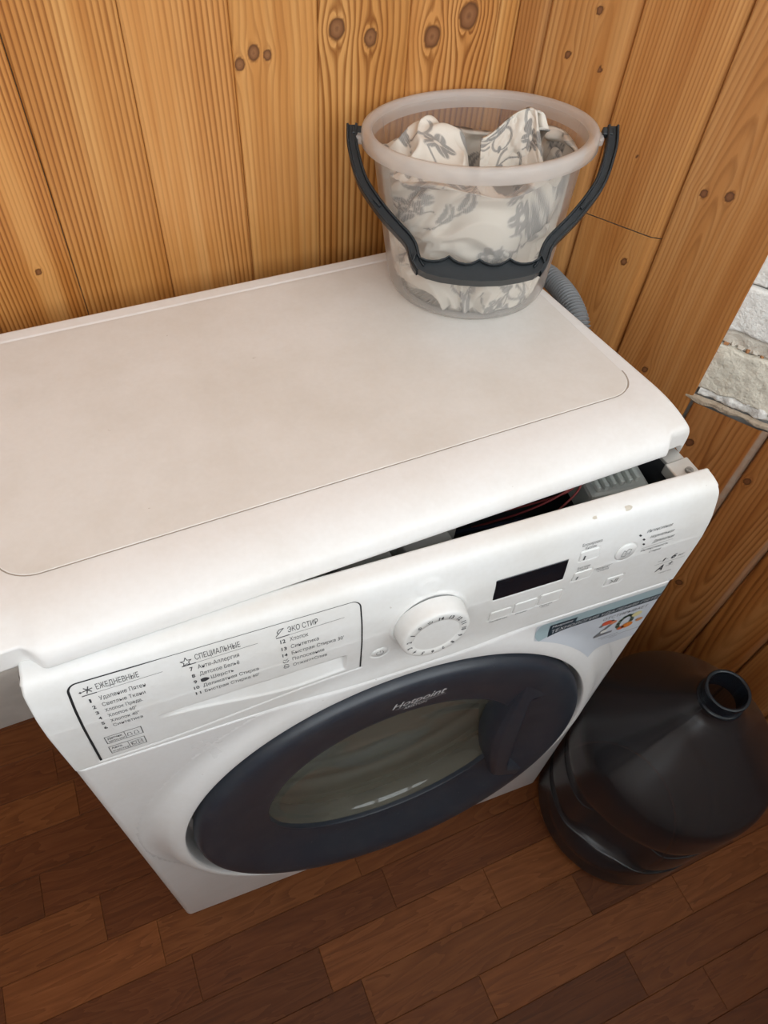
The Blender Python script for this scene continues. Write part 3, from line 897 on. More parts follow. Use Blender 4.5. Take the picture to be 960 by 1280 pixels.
drum = [(.186, -.12), (.215, -.125), (.228, -.14), (.228, -.30), (.20, -.315), (.05, -.325), (.0005, -.325)]
grid_ob('drum', lathe_pts(drum, DC, AX, UXX, VXX, 96), simple('drum_steel', (.33, .32, .27), .38, .75, noise=.15, nscale=80), wm, wrap_u=True)
# grip at the right of the door
tg = np.radians(np.linspace(-36, 46, 90)); sg = np.linspace(0, 1, 60)
T_, Q_ = np.meshgrid(tg, sg, indexing='ij')
deg = np.degrees(T_)
rin = (.1228 + .012 * (deg / 34) ** 2) / np.cos(T_)
rin = np.minimum(rin, .205)
R_ = rin + (.2300 - rin) * Q_
bx = R_ * np.cos(T_)
cav = sm(.1570, .1625, bx) * sm(.2275, .2215, R_) * sm(-33, -25, deg) * sm(.0960, .0905, R_ * np.sin(T_))
nn = .0064 - .0050 * (1 - sm(0, .12, Q_)) - .026 * cav * (.45 + .55 * sm(-30, 20, deg)) - .0016 * sm(.8, 1., Q_)
nn = np.where(Q_ == 0, -.030, nn)
grid_ob('door_handle', door_pt(T_, R_, nn), DOORP, door)

# --- programme knob
kc = pp(KX, KS, 0.)
kn = pp(KX, KS, 1.) - kc
ku, kv = np.array([1., 0, 0]), np.cross(np.array([1., 0, 0]), -kn)
kv = kv if kv[2] > 0 else -kv
kprof = [(.0330, .0002), (.0328, .003), (.0318, .0125), (.0312, .0150), (.0300, .0163), (.0285, .0166), (.0222, .0166), (.0216, .0160), (.0210, .0160), (.0001, .0160)]
knob = grid_ob('program_knob', lathe_pts(kprof, kc, kn, ku, kv, 72), WHITE, wm, wrap_u=True)

# --- display, buttons
def plate(name, x0, x1, s0, s1, h, mat, parent, r=.0018, base=-.0012):
    t = np.linspace(0, 2 * np.pi, 33)[:-1]
    cx, cs, hx, hs = (x0 + x1) / 2, (s0 + s1) / 2, (x1 - x0) / 2, (s1 - s0) / 2
    def ring(ins, o):
        rr = max(r - ins, .0003)
        px = np.clip(np.sign(np.cos(t)) * (np.abs(np.cos(t)) ** .0001), -1, 1) * (hx - ins - rr) + rr * np.cos(t) + cx
        ps = np.sign(np.sin(t)) * (hs - ins - rr) + rr * np.sin(t) + cs
        return pp(px, ps, o)
    rings = [ring(0, base), ring(0, h - .0005), ring(.0005, h)]
    V = np.concatenate(rings + [pp(np.array([cx]), np.array([cs]), h)])
    n = 32
    F = [[k * n + i, k * n + (i + 1) % n, (k + 1) * n + (i + 1) % n, (k + 1) * n + i] for k in range(2) for i in range(n)] + [[2 * n + i, 2 * n + (i + 1) % n, 3 * n] for i in range(n)]
    return mesh_ob(name, V, F, mat, parent, False)
plate('display', .3760, .4470, .0780, .1063, -.0002, DISPLAY, wm, .0012)
btns = []
for b in BTN:
    btns.append(plate('button', b[0] + .0004, b[1] - .0004, b[2] + .0004, b[3] - .0004, .0005, WHITE, wm))
def round_btn(x, s, r, h):
    c = pp(x, s, 0.); n_ = pp(x, s, 1.) - c
    v = np.cross(np.array([1., 0, 0]), -n_); v = v if v[2] > 0 else -v
    return grid_ob('button', lathe_pts([(r, -.0012), (r, h - .0006), (r - .0006, h), (.0001, h)], c, n_, (1., 0, 0), v, 40), WHITE, wm, wrap_u=True)
rb1 = round_btn(.5092, .0918, .0110, .0008)
rb2 = round_btn(.2715, .0470, .0074, .0004)

# --- printing
_tc = {}
def text_flat(body, bold=0.):
    c = bpy.data.curves.new('t', 'FONT'); c.body = body; c.size = 1; c.resolution_u = 4; c.offset = bold
    o = bpy.data.objects.new('t', c); COL.objects.link(o)
    dg = bpy.context.evaluated_depsgraph_get(); dg.update()
    me = bpy.data.meshes.new_from_object(o.evaluated_get(dg))
    v = np.array([q.co[:] for q in me.vertices]).reshape(-1, 3)
    f = [list(p.vertices) for p in me.polygons]
    bpy.data.objects.remove(o); bpy.data.curves.remove(c); bpy.data.meshes.remove(me)
    return v[:, :2], f
class Print:
    """Collects flat lettering and strokes, then lays them on a surface."""
    def __init__(s): s.v = []; s.f = []; s.k = 0
    def add(s, v, f):
        s.v.append(np.asarray(v, float)); s.f += [[i + s.k for i in q] for q in f]; s.k += len(v)
    def text(s, body, x, y, width, cap, bold=0., slant=0., tilt=0.):
        v, f = text_flat(body, bold)
        lo_, hi_ = v[:, 0].min(), v[:, 0].max()
        q = np.c_[(v[:, 0] - lo_) / (hi_ - lo_) * width, v[:, 1] / .69 * cap]
        q[:, 0] += q[:, 1] * slant
        c, n = math.cos(tilt), math.sin(tilt)
        s.add(np.c_[x + q[:, 0] * c - q[:, 1] * n, y + q[:, 0] * n + q[:, 1] * c], f)
    def line(s, pts, wd, closed=False):
        p = np.asarray(pts, float)
        n = len(p)
        rng_ = range(n) if closed else range(n - 1)
        for i in rng_:
            a, b = p[i], p[(i + 1) % n]
            d = (b - a) / max(np.linalg.norm(b - a), 1e-9); q = np.array([-d[1], d[0]]) * wd / 2
            a2, b2 = a - d * wd * .4, b + d * wd * .4
            s.add([a2 - q, b2 - q, b2 + q, a2 + q], [[0, 1, 2, 3]])
    def fill(s, pts): s.add(pts, [list(range(len(pts)))])
    def build(s, name, fn, mat, parent):
        v = np.concatenate(s.v)
        o = mesh_ob(name, fn(v[:, 0], v[:, 1]), s.f, mat, parent, False)
        if name.endswith('text'): o['kind'] = 'stuff'
        return o
onp = lambda o=.00025: (lambda x, s: pp(x, s, o))
LN = .00035

# drawer: three columns of programmes
def column(head, hx, hw, items, nx, tx, widths, s0, ds, ul, icons):
    p = Print()
    p.text(head, hx, .1203, hw, .0056, 0)
    p.line([(ul[0], .1172), (ul[0] + .010, .1174)], .0009)
    p.line([(ul[0] + .010, .1174), (ul[1], .1183)], .0003)
    for k, (num, tx_, wd) in enumerate(items):
        s_ = s0 - k * ds
        if num: p.text(num, nx - (.0012 if len(num) > 1 else 0), s_, .0042 if len(num) > 1 else (.0014 if num == '1' else .0025), .0042, .02)
        p.text(tx_, tx + (.0075 if tx_ == 'Шерсть' else 0), s_, wd, .0046, -.004)
    icons(p)
    p.build('printed_text', onp(), INK, drawer)
def ic1(p):
    for a in range(3):
        t = a * math.pi / 3 + .2
        p.line([(.0435 - .0033 * math.cos(t), .1225 - .0033 * math.sin(t)), (.0435 + .0033 * math.cos(t), .1225 + .0033 * math.sin(t))], .0008)
    p.line([(.0375, .1215), (.0392, .1215)], .0008); p.line([(.0383, .1207), (.0383, .1224)], .0006)
    for y0, y1, xo in ((.0365, .0500, .0), (.0160, .0300, -.0012)):
        p.line([(.0372 + xo, y0), (.0655 + xo, y0 + .0005), (.0658 + xo, y1), (.0374 + xo, y1)], .0006, True)
        p.line([(.0525 + xo, y0 + .001), (.0525 + xo, y1 - .001)], .0004)
    p.text('Датчик', .0388, .0440, .0115, .0036, .012); p.text('загрузки', .0388, .0385, .0125, .0032)
    p.text('Авто', .0376, .0240, .0085, .0036, .012); p.text('очистка', .0376, .0182, .0125, .0032)
    for cx_, y in ((.0557, .040), (.0610, .040)):
        p.line([(cx_ - .0018, y), (cx_ + .0018, y), (cx_ + .001, y + .0055), (cx_ - .001, y + .0055)], .0004, True)
    p.line([(.0533, .019), (.0620, .019), (.0620, .0265), (.0533, .0265)], .0004, True)
    p.line([(.0555 + .0018 * math.cos(a), .0228 + .0024 * math.sin(a)) for a in np.linspace(0, 6, 9)], .0004)
    p.line([(.0590, .0195), (.0590, .0262)], .0004); p.line([(.0603, .0215), (.0614, .0245)], .0004)
column('ЕЖЕДНЕВНЫЕ', .0495, .0305, [('1', 'Удаление Пятен', .0335), ('2', 'Светлые Ткани', .0315), ('3', 'Хлопок Предв.', .0275), ('4', 'Хлопок 60°', .0215), ('5', 'Хлопок 40°', .0215), ('6', 'Синтетика', .0225)],
       .0415, .0485, None, .1080, .0086, (.0385, .0965), ic1)
def ic2(p):
    st = [(.1145 + (.0042 if k % 2 == 0 else .0018) * math.sin(k * math.pi / 5), .1210 + (.0046 if k % 2 == 0 else .0020) * math.cos(k * math.pi / 5)) for k in range(10)]
    p.line(st, .0006, True)
    c = (.1238, .0940)
    p.fill([(c[0] + .0034 * math.cos(a) * (1 + .15 * math.cos(3 * a)), c[1] + .0028 * math.sin(a)) for a in np.linspace(0, 2 * np.pi, 15)[:-1]])
column('СПЕЦИАЛЬНЫЕ', .1215, .0345, [('7', 'Анти-Аллергия', .0320), ('8', 'Детское Бельё', .0310), ('9', 'Шерсть', .0180), ('10', 'Деликатная Стирка', .0445), ('11', "Быстрая Стирка 60'", .0440)],
       .1155, .1215, None, .1097, .0087, (.1110, .1690), ic2)
def ic3(p):
    p.line([(.1838, .1192), (.1858, .1212), (.1905, .1262), (.1872, .1258), (.1852, .1236), (.1858, .1212)], .0006)
    for y in (.0842, .0752):
        p.line([(.1860, y), (.1870, y - .002), (.1895, y - .002), (.1908, y)], .0006)
    p.line([(.1868, .0862), (.1884, .0848), (.1900, .0866)], .0006)
    p.line([(.1884 + .0018 * math.cos(a), .0770 + .0022 * math.sin(a)) for a in np.linspace(.3, 5.6, 9)], .0006)
column('ЭКО СТИР', .1935, .0245, [('12', 'Хлопок', .0150), ('13', 'Синтетика', .0230), ('14', "Быстрая Стирка 30'", .0440), ('', 'Полоскание', .0270), ('', 'Отжим+Слив', .0290)],
       .1875, .1940, None, .1097, .0092, (.1840, .2395), ic3)

# printing right of the knob
p = Print()
p.text('Блокировка', .4583, .1172, .0200, .0034); p.text('Кнопок', .4618, .1128, .0115, .0034)
p.text('Быстрая', .4595, .0872, .0130, .0032); p.text('Стирка', .4600, .0835, .0110, .0030)
p.text('Интенсивная', .5262, .1105, .0270, .0038, 0, .25); p.text('Нормальная', .5318, .1018, .0255, .0038, 0, .25); p.text('Деликатная', .5372, .0935, .0230, .0038, 0, .25)
p.line([(.527, .0893), (.561, .0905)], .0003)
p.text('Интенсивность', .5275, .0842, .0300, .0032); p.text('Стирки', .5380, .0790, .0130, .0032)
p.text('Температура', .3795, .0365, .0190, .0026); p.text('Отжим', .4070, .0365, .0120, .0026); p.text('Отсрочка', .4325, .0372, .0135, .0025); p.text('Пуска', .4350, .0338, .0085, .0025)
p.text('Эконом.', .4815, .0760, .0150, .0028); p.text('Стирка', .4845, .0722, .0120, .0028); p.line([(.4790, .0790), (.4985, .0795)], .0003)
p.line([(.557, .0480), (.592, .0487)], .0004)
p.text('кг', .5825, .0530, .0060, .0042, 0, .2); p.line([(.5590, .0540), (.5625, .0541)], .0005); p.line([(.5685, .0540), (.5705, .0541)], .0005)
p.text('класс', .5740, .0385, .0085, .0024); p.text('энергии', .5700, .0265, .0150, .0024)
p.line([(.3095, .1262), (.3135, .1280), (.3160, .1262)], .0004); p.line([(.3125, .1225), (.3125, .1250), (.3145, .1250)], .0004)
p.build('printed_text', onp(), INK_GREY, panel)
p = Print()
for x, s_ in ((.5195, .1100), (.5250, .1030), (.5270, .0958)): p.fill([(x - .0017, s_ + .0004), (x + .0007, s_ - .0018), (x + .0019, s_ - .0004), (x - .0005, s_ + .0018)])
p.text('1', .5645, .0520, .0018, .0052, .015, .2); p.text('6', .5735, .0525, .0055, .0072, .02, .2)
p.text('A', .5630, .0335, .0085, .0105, .02, .2)
p.line([(.5760, .0430), (.5806, .0432)], .0010); p.line([(.5782, .0405), (.5786, .0455)], .0010)
p.build('printed_text', onp(.0003), INK, panel)
def mark(parent, fn, o=.0009, mat=INK):
    p = Print(); fn(p); p.build('printed_mark', onp(o), mat, parent)
mark(btns[5], lambda p: (p.line([(.5080, .0415), (.5110, .0440), (.5080, .0468)], .0008), p.line([(.5128, .0412), (.5136, .0470)], .0009), p.line([(.5152, .0412), (.5160, .0470)], .0009)))
mark(btns[3], lambda p: p.line([(.4622, .1010), (.4628, .1050)], .0016))
mark(btns[4], lambda p: p.line([(.4620, .0715), (.4626, .0755)], .0014))
mark(rb1, lambda p: (p.line([(.5048, .0900), (.5060, .0960), (.5085, .0935), (.5110, .0965), (.5140, .0950), (.5128, .0890), (.5100, .0905), (.5085, .0870), (.5048, .0880)], .0005, True), p.line([(.5075, .0905), (.5095, .0930)], .0005)), .0012, INK_GREY)
mark(rb2, lambda p: (p.line([(.2715 + .0034 * math.cos(a), .0470 + .0034 * math.sin(a)) for a in np.linspace(2.1, 7.3, 14)], .0005), p.line([(.2715, .0478), (.2715, .0512)], .0005)), .0007, INK_GREY)
# numbers round the knob face
for k, tx_ in enumerate(['14', '13', '12', '11', '10', '9', '8', '7', '6', '5', '4', '3', '2', '1', 'a', 'b']):
    a = math.radians(4 + k * 22.5)
    p = Print()
    if tx_ == 'a':
        p.line([(-.0016, .0010), (-.0009, -.0012), (.0009, -.0012), (.0016, .0010)], .0005); p.line([(0, .0022), (0, -.0004)], .0004)
        p.line([(.0004 + .0012 * math.cos(q), .0014 + .0010 * math.sin(q)) for q in np.linspace(0, 5, 7)], .0004)
    elif tx_ == 'b':
        p.line([(-.0020, .0012), (-.0014, -.0012), (.0014, -.0012), (.0020, .0012)], .0005); p.line([(-.0012, .0004), (-.0002, .0020), (.0010, .0004)], .0004)
    else:
        wd = .0046 if len(tx_) == 2 else (.0012 if tx_ == '1' else .0024)
        p.text(tx_, -wd / 2, -.0021, wd, .0042, .03)
    def fn(x, y, a=a):
        R = .0254
        X_ = x * math.cos(a) + (y + R) * math.sin(a); Y_ = -x * math.sin(a) + (y + R) * math.cos(a)
        return kc + np.outer(X_, ku) + np.outer(Y_, kv) + kn * .0168
    p.build('number' if tx_.isdigit() else 'printed_mark', fn, INK, knob)

DIRT = simple('dried_dirt', (.60, .55, .47), .8, noise=.3, nscale=400)
for cx, cs, r0 in ((.5035, .1440, .0036), (.4700, .1440, .0022)):
    for sc_ in (1,):
        p = Print()
        ga = np.linspace(0, 2 * np.pi, 15)[:-1]
        rim_ = [(cx + r0 * (1 + .25 * math.sin(3 * a + cx * 90)) * math.cos(a), cs + .8 * r0 * (1 + .2 * math.cos(2 * a)) * math.sin(a)) for a in ga]
        mid_ = [((x + cx) / 2, (y + cs) / 2) for x, y in rim_]
        p.add(rim_ + mid_ + [(cx, cs)], [[i, (i + 1) % 14, 14 + (i + 1) % 14, 14 + i] for i in range(14)] + [[14 + i, 14 + (i + 1) % 14, 28] for i in range(14)])
        p.build('dirt_spot', onp(.0003), DIRT, panel)
# maker's name on the door ring (its sloping inner face)
def ring_pt(x, q):
    r = np.hypot(x, q); t = np.arctan2(q, x)
    k0 = int(np.argmax(dprof[:, 1])); k1 = int(np.argmin(dprof[:, 0]))
    return door_pt(t, r, np.interp(r, dprof[k0:k1, 0][::-1], dprof[k0:k1, 1][::-1]) + sink(t, r) + .0006)
p = Print()
p.text('Hotpoint', -.0165, .1860, .0560, .0190, .010, .2, .10)
p.line([(-.012, .1825), (.042, .1875)], .0009)
p.text('ARISTON', -.0020, .1715, .0250, .0085, .004, 0, .06)
p.build('door_logo', ring_pt, SILVER, door)

# promotional sticker beside the door
def stk(o):
    def f(x, z):
        P = front_pt(np.asarray(x, float), np.asarray(z, float)); P[..., 1] -= o
        return P
    return f
z1_ = np.linspace(.572, .6825, 44)
xl_ = np.maximum(np.where(z1_ > .655, .4415, .447), DCX + np.sqrt(np.maximum(.2665 ** 2 - (z1_ - DCZ) ** 2, 0)))
z_, t2_ = np.meshgrid(z1_, np.linspace(0, 1, 60), indexing='ij')
x_ = xl_[:, None] + (.5998 - xl_[:, None]) * t2_
stick = grid_ob('promotional_sticker', stk(.0004)(x_, z_), simple('sticker_paper', (.58, .61, .66), .3, noise=.06, nscale=30), wm)
def sticker_plate(name, x0, x1, z0, z1, o, mat, rnd=False):
    gx, gz = np.meshgrid(np.linspace(x0, x1, 60), np.linspace(z0, z1, 12), indexing='ij')
    if rnd:
        gx = gx + .006 * (1 - (gx - x0) / (x1 - x0)) ** 8 * ((gz - (z0 + z1) / 2) / ((z1 - z0) / 2)) ** 2
    return grid_ob(name, stk(o)(gx, gz), mat, stick, flip=True)
sticker_plate('sticker_band', .4415, .5995, .656, .682, .0006, simple('sticker_teal', (.34, .44, .47), .3), True)
NAVY = simple('sticker_navy', (.022, .040, .055), .3)
sticker_plate('sticker_banner', .4585, .5995, .6555, .6665, .0008, NAVY)
sticker_plate('sticker_banner', .4585, .4900, .6665, .6755, .0008, NAVY)
p = Print()
p.text('Hotpoint', .4615, .6690, .024, .0050, 0, .1); p.text('ТЕХНОЛОГИЯ УДАЛЕНИЯ ПЯТЕН', .4620, .6586, .1355, .0056, 0, .1)
p.build('sticker_text', stk(.0011), SILVER, stick)
p = Print()
p.text('ОТСТИРЫВАЕТ', .5300, .6430, .0560, .0058, -.004)
for k, (a, b) in enumerate(((.540, .597), (.545, .595), (.556, .598))): p.line([(a, .5965 - k * .004), (b, .5965 - k * .004)], .0006)
p.build('sticker_text', stk(.0008), INK_GREY, stick)
# the number 20 laid out of cutlery and vegetables
p = Print(); p.line([(.5330, .6290), (.5370, .6350), (.5450, .6350), (.5475, .6290), (.5330, .6060), (.5520, .6070)], .0048)
p.build('sticker_picture', stk(.0008), simple('sticker_grey', (.20, .20, .21), .3), stick)
p = Print(); p.line([(.5660 + .0085 * math.cos(a), .6215 + .0140 * math.sin(a)) for a in np.linspace(0, 2 * np.pi, 13)], .0050)
p.build('sticker_picture', stk(.0008), simple('sticker_green', (.22, .27, .20), .3), stick)
for (x, z, r), colr in zip(((.5385, .6345, .0052), (.5475, .6310, .0040), (.5720, .6110, .0062), (.5645, .6085, .0040), (.5770, .6330, .0055), (.5860, .6160, .0040), (.5410, .6140, .0036)),
                           ((.60, .10, .05), (.65, .22, .12), (.70, .22, .04), (.60, .12, .04), (.70, .62, .32), (.55, .25, .10), (.75, .74, .70))):
    p = Print(); p.fill([(x + r * math.cos(a) * 1.2, z + r * math.sin(a)) for a in np.linspace(0, 2 * np.pi, 13)[:-1]])
    p.build('sticker_picture', stk(.0010), simple('sticker_spot', colr, .3), stick)

# --- drain hose, looping up behind the lid's right corner
hp = smooth_path([(.47, .440, .60), (.535, .441, .70), (.582, .420, .775), (.6095, .376, .807), (.6165, .340, .8105), (.6150, .304, .809), (.6115, .274, .797), (.6140, .250, .755), (.624, .22, .55), (.640, .18, .30), (.645, .14, .06), (.64, .10, .018)], 2200)
arc = np.r_[0, np.cumsum(np.linalg.norm(np.diff(hp, axis=0), axis=1))]
hr = .0116 + .0014 * np.cos(arc * 2 * np.pi / .0040)
hs = grid_ob('drain_hose', tube(hp, hr, 18), HOSE, wm, wrap_u=True)
hs['label'] = 'grey corrugated drain hose'
lid['label'] = 'white lid shifted back with a bare gap below its front'

# ---------------------------------------------------------------- bucket of laundry on the lid
bk = empty('plastic_bucket', (.496, .348, .8382), 'milky clear plastic bucket with a black handle, standing on the lid in the corner', 'bucket')
B0 = np.array([.496, .348, .8386])
BNRM = np.array([0, .0797, .9968])
BTOP = np.array([-.0151, .1456, .9892]); BTOP /= np.linalg.norm(BTOP)
BH, RB, RT = .1593, .0842, .1035

def bucket_frame(h):
    """centre and axis of the slightly leaning bucket at height h above its base"""
    t = np.clip(np.asarray(h, float) / BH, 0, 1)[..., None]
    ax = BNRM * (1 - t) + BTOP * t
    ax = ax / np.linalg.norm(ax, axis=-1, keepdims=True)
    c = B0 + (BNRM * .35 + BTOP * .65) / np.linalg.norm(BNRM * .35 + BTOP * .65) * np.asarray(h, float)[..., None]
    return c, ax
def bucket_pt(th, r, h):
    th, r, h = np.broadcast_arrays(np.asarray(th, float), np.asarray(r, float), np.asarray(h, float))
    c, ax = bucket_frame(h)
    u = np.cross(np.array([0, 1., 0]), ax); u /= np.linalg.norm(u, axis=-1, keepdims=True)
    v = np.cross(ax, u)
    return c + u * (r * np.cos(th))[..., None] + v * (r * np.sin(th))[..., None]
tht = np.linspace(0, 2 * np.pi, 128, endpoint=False)
def bl_(prof, n_=128):
    t = np.linspace(0, 2 * np.pi, n_, endpoint=False)
    p = np.asarray(prof, float)
    return bucket_pt(t[:, None], p[None, :, 0], p[None, :, 1])
wall_r = lambda h: RB + (RT - RB) * np.clip(h / BH, 0, 1.1) ** .92
hh = np.linspace(.010, BH - .004, 26)
prof = [(.0001, .0035), (.04, .0035), (.068, .003), (.0735, .0006), (.0790, .0006), (.0825, .0030), (.0840, .0065)] + [(wall_r(h), h) for h in hh]
grid_ob('bucket_shell', bl_(prof), MILKY, bk, wrap_u=True)
rim = [(RT - .0012, BH - .016), (RT - .0006, BH - .006), (RT - .0008, BH - .0014), (RT + .0012, BH + .0004), (RT + .005, BH + .0008), (RT + .0082, BH - .0004), (RT + .0092, BH - .0030), (RT + .0094, BH - .0122), (RT + .0082, BH - .0128)]
grid_ob('rim', bl_(rim), MILKY_RIM, bk, wrap_u=True)

# handle: planar, hanging from its lugs and resting on the front of the bucket
HM = np.array([.5006, .3735, .9834]) - .0075 * np.array([.2786, .5092, -.8143]); HX = np.array([.9186, -.3887, .0712]); HY = np.array([-.2802, -.7678, -.5761])
HN = np.cross(HX, HY); HN /= np.linalg.norm(HN)
def hp_(a, b, c=0.): return HM + HX * a + HY * b + HN * c
arm = [(.1244, -.004), (.1238, .012), (.1212, .0250), (.1165, .0415), (.1105, .0550), (.1000, .0705), (.0890, .0845), (.0775, .0970), (.0690, .1060), (.0640, .1140), (.0615, .1230), (.0585, .1310), (.0550, .1360)]
def arm_mesh(sg):
    c = smooth_path([(sg * a, b, 0) for a, b in arm], 60)[:, :2]
    T = np.gradient(c, axis=0); T /= np.linalg.norm(T, axis=1)[:, None]
    Nn = np.c_[-T[:, 1], T[:, 0]]
    # shallow channel section
    w_, d_ = .0054, .0058
    secn = [(-w_, -d_), (-w_, d_ * .8), (-w_ * .8, d_), (-w_ * .62, d_), (-w_ * .5, d_ * .45), (w_ * .5, d_ * .45), (w_ * .62, d_), (w_ * .8, d_), (w_, d_ * .8), (w_, -d_), (w_ * .6, -d_ * 1.1), (-w_ * .6, -d_ * 1.1)]
    P = np.zeros((len(secn), len(c), 3))
    for i, (a, b) in enumerate(secn):
        q = c + Nn * a
        P[i] = hp_(q[:, :1], q[:, 1:2], -b)
    return P
harm = grid_ob('handle', np.concatenate([arm_mesh(-1)], 0), BLACKP, bk, wrap_u=True, smooth=False)
grid_ob('handle_arm', arm_mesh(1), BLACKP, harm, wrap_u=True, smooth=False)
for sg in (-1, 1):       # a cross rib half way along each channel, and the pin that enters the lug
    bm = bmesh.new()
    a, b = (.0985, .0725)
    mt = Matrix((HX, HY, HN)).transposed()
    box(bm, hp_(sg * a, b, -.003), (.0105, .0022, .0055), mt @ Matrix.Rotation(sg * -.85, 3, 'Z'))
    bm_ob('handle_rib', bm, BLACKP, harm)
    bm = bmesh.new()
    box(bm, hp_(sg * .1195, .001, 0), (.010, .0075, .0075), mt, .001)
    bm_ob('handle_pin', bm, BLACKP, harm)
g_out = [(-.0600, .1215), (-.0555, .1262), (-.0504, .1284), (-.0440, .1292), (-.0380, .1287), (-.0325, .1268), (-.0284, .1243), (-.0240, .1280), (-.0190, .1305), (-.0135, .1316), (-.0080, .1312), (-.0030, .1290), (.0004, .1273), (.0045, .1298), (.0095, .1318), (.0150, .1322), (.0205, .1311), (.0255, .1284), (.0288, .1262), (.0330, .1288), (.0385, .1305), (.0440, .1306), (.0495, .1294), (.0545, .1264), (.0590, .1225)]
g_low = [(.0625, .1300), (.0590, .1368), (.0530, .1412), (.0400, .1448), (.0216, .1480), (.0020, .1490), (-.0168, .1480), (-.0361, .1455), (-.0500, .1418), (-.0590, .1372), (-.0630, .1300)]
def poly_extrude(name, pts, c0, c1, inset, floor_c, mat, parent):
    n = len(pts); p = np.array(pts); ctr = p.mean(0)
    Tn = np.roll(p, -1, 0) - np.roll(p, 1, 0); Tn /= np.linalg.norm(Tn, axis=1)[:, None]
    nin = np.c_[-Tn[:, 1], Tn[:, 0]]
    if ((ctr - p) * nin).sum() < 0: nin = -nin
    q = p + nin * inset
    rings = [(p, c1), (p, c0), (q, c0), (q, floor_c)]
    V = np.concatenate([hp_(r[:, :1], r[:, 1:2], c) for r, c in rings])
    F = [[k * n + i, k * n + (i + 1) % n, (k + 1) * n + (i + 1) % n, (k + 1) * n + i] for k in range(3) for i in range(n)]
    F += [[3 * n + i for i in range(n)][::-1], [i for i in range(n)]]
    return mesh_ob(name, V, F, mat, parent, False)
poly_extrude('handle_grip', g_out + g_low, -.0085, .0070, .0014, -.0035, BLACKP, harm)
for sg in (-1, 1):       # lugs on the rim
    bm = bmesh.new()
    ang = math.atan2(HX[1] * sg, HX[0] * sg)
    pos = bucket_pt(np.array(ang + (.0 if sg > 0 else 0)), np.array(RT + .011), np.array(BH - .012))
    box(bm, pos, (.008, .014, .009), Matrix.Rotation(ang, 3, 'Z'), .0025)
    bm_ob('handle_lug', bm, MILKY_RIM, bk)

# --- printed cotton inside the bucket
def motifs(n_, ext, seed, size):
    g = np.random.default_rng(seed)
    return [(g.uniform(0, ext[0]), g.uniform(0, ext[1]), g.uniform(0, 2 * np.pi), size * g.uniform(.75, 1.35), g.integers(0, 3)) for _ in range(n_)]
def leaf_field(a, b, mot):
    """grey leaf and flower print, 0..1, on cloth coordinates a,b (metres)"""
    f = np.zeros_like(a)
    for (x, y, t, s, kind) in mot:
        dx, dy = (a - x), (b - y)
        p = (dx * math.cos(t) + dy * math.sin(t)) / s; q = (-dx * math.sin(t) + dy * math.cos(t)) / s
        near = (np.abs(p) < 2.4) & (np.abs(q) < 2.4)
        if not near.any(): continue
        p, q = p[near], q[near]
        if kind == 0:      # curled leaf with a tail
            qq = q - .35 * p ** 2
            e = (p / 1.0) ** 2 + (qq / (.34 * (1.1 - .55 * p))) ** 2
            g_ = sm(1.08, .92, e) * (1 - .75 * sm(.10, .03, np.abs(qq)))
            g_ = np.maximum(g_, sm(.09, .05, np.abs(q - .35 * p ** 2 - .1 * p)) * (p < -.6) * (p > -2.0))
        elif kind == 1:    # flower of round petals
            r = np.hypot(p, q); an = np.arctan2(q, p)
            e = r / (.55 + .45 * np.abs(np.cos(2.5 * an)))
            g_ = sm(1.05, .9, e) * sm(.16, .24, r) * (1 - .8 * sm(.13, .04, np.abs(np.sin(2.5 * an))) * (r < .95))
        else:              # scroll stem
            r = np.hypot(p, q); an = np.arctan2(q, p)
            g_ = sm(.13, .08, np.abs(r - .95)) * (an > -2.2) * .9
            g_ = np.maximum(g_, sm(1., .85, ((p - .8) / .42) ** 2 + ((q + .3) / .22) ** 2))
        f[near] = np.maximum(f[near], g_)
    return f
def make_cloth():
    t = NT('printed_cotton')
    pat = t.attr('print')
    wv_ = t.n('ShaderNodeTexWave', wave_type='BANDS')
    wv_.inputs['Scale'].default_value = 260
    t.l(t.obj((1, .6, .4)), wv_.inputs['Vector'])
    h_ = t.math('ADD', t.math('MULTIPLY', wv_.outputs['Fac'], .35), .62)
    c = t.mix(t.math('MULTIPLY', pat, h_), (.68, .625, .55, 1), (.20, .195, .19, 1))
    t.val(t.p.inputs['Base Color'], c)
    t.set(rough=.85, Specular_IOR_Level=.15)
    n_ = t.noise(700, 2)
    t.bump(n_, .25, .0005)
    return t.m
CLOTH = make_cloth()
def inner_r(h): return wall_r(h) - .0022
# main bundle: fills the bucket, its top heaped up on the left
th = np.linspace(0, 2 * np.pi, 300, endpoint=False)
nw, nt_ = 90, 110
Tm, Jm = np.meshgrid(th, np.arange(nw + nt_ + 14), indexing='ij')
hgt = np.zeros_like(Tm); rad = np.zeros_like(Tm)
hb = np.linspace(.0055, 1, nw)
def top_edge(t): return .1330 + .005 * np.sin(t * 2 + 2.2) + .006 * np.sin(t + 2.6) + .004 * np.sin(5 * t + .4)
fold = lambda x, y, z, sd: 1 - np.abs(fbm(x, y, z, 3, sd))
for j in range(14):
    rad[:, j] = .078 * j / 14; hgt[:, j] = .0048
te = top_edge(th)
for j in range(nw):
    h = .0048 + (te - .0048) * j / (nw - 1)
    hgt[:, 14 + j] = h; rad[:, 14 + j] = inner_r(h)
X1, Y1 = np.cos(Tm) * .09, np.sin(Tm) * .09
wx, wy, wz = X1 * 14 + 1.3 * fbm(X1 * 10, Y1 * 10, hgt * 10, 2, 5), Y1 * 14, hgt * 15 + 1.2 * fbm(X1 * 9 + 3, Y1 * 9, hgt * 9, 2, 8)
fd = fold(wx, wy, wz, 21)
walls = (Jm >= 14) & (Jm < 14 + nw)
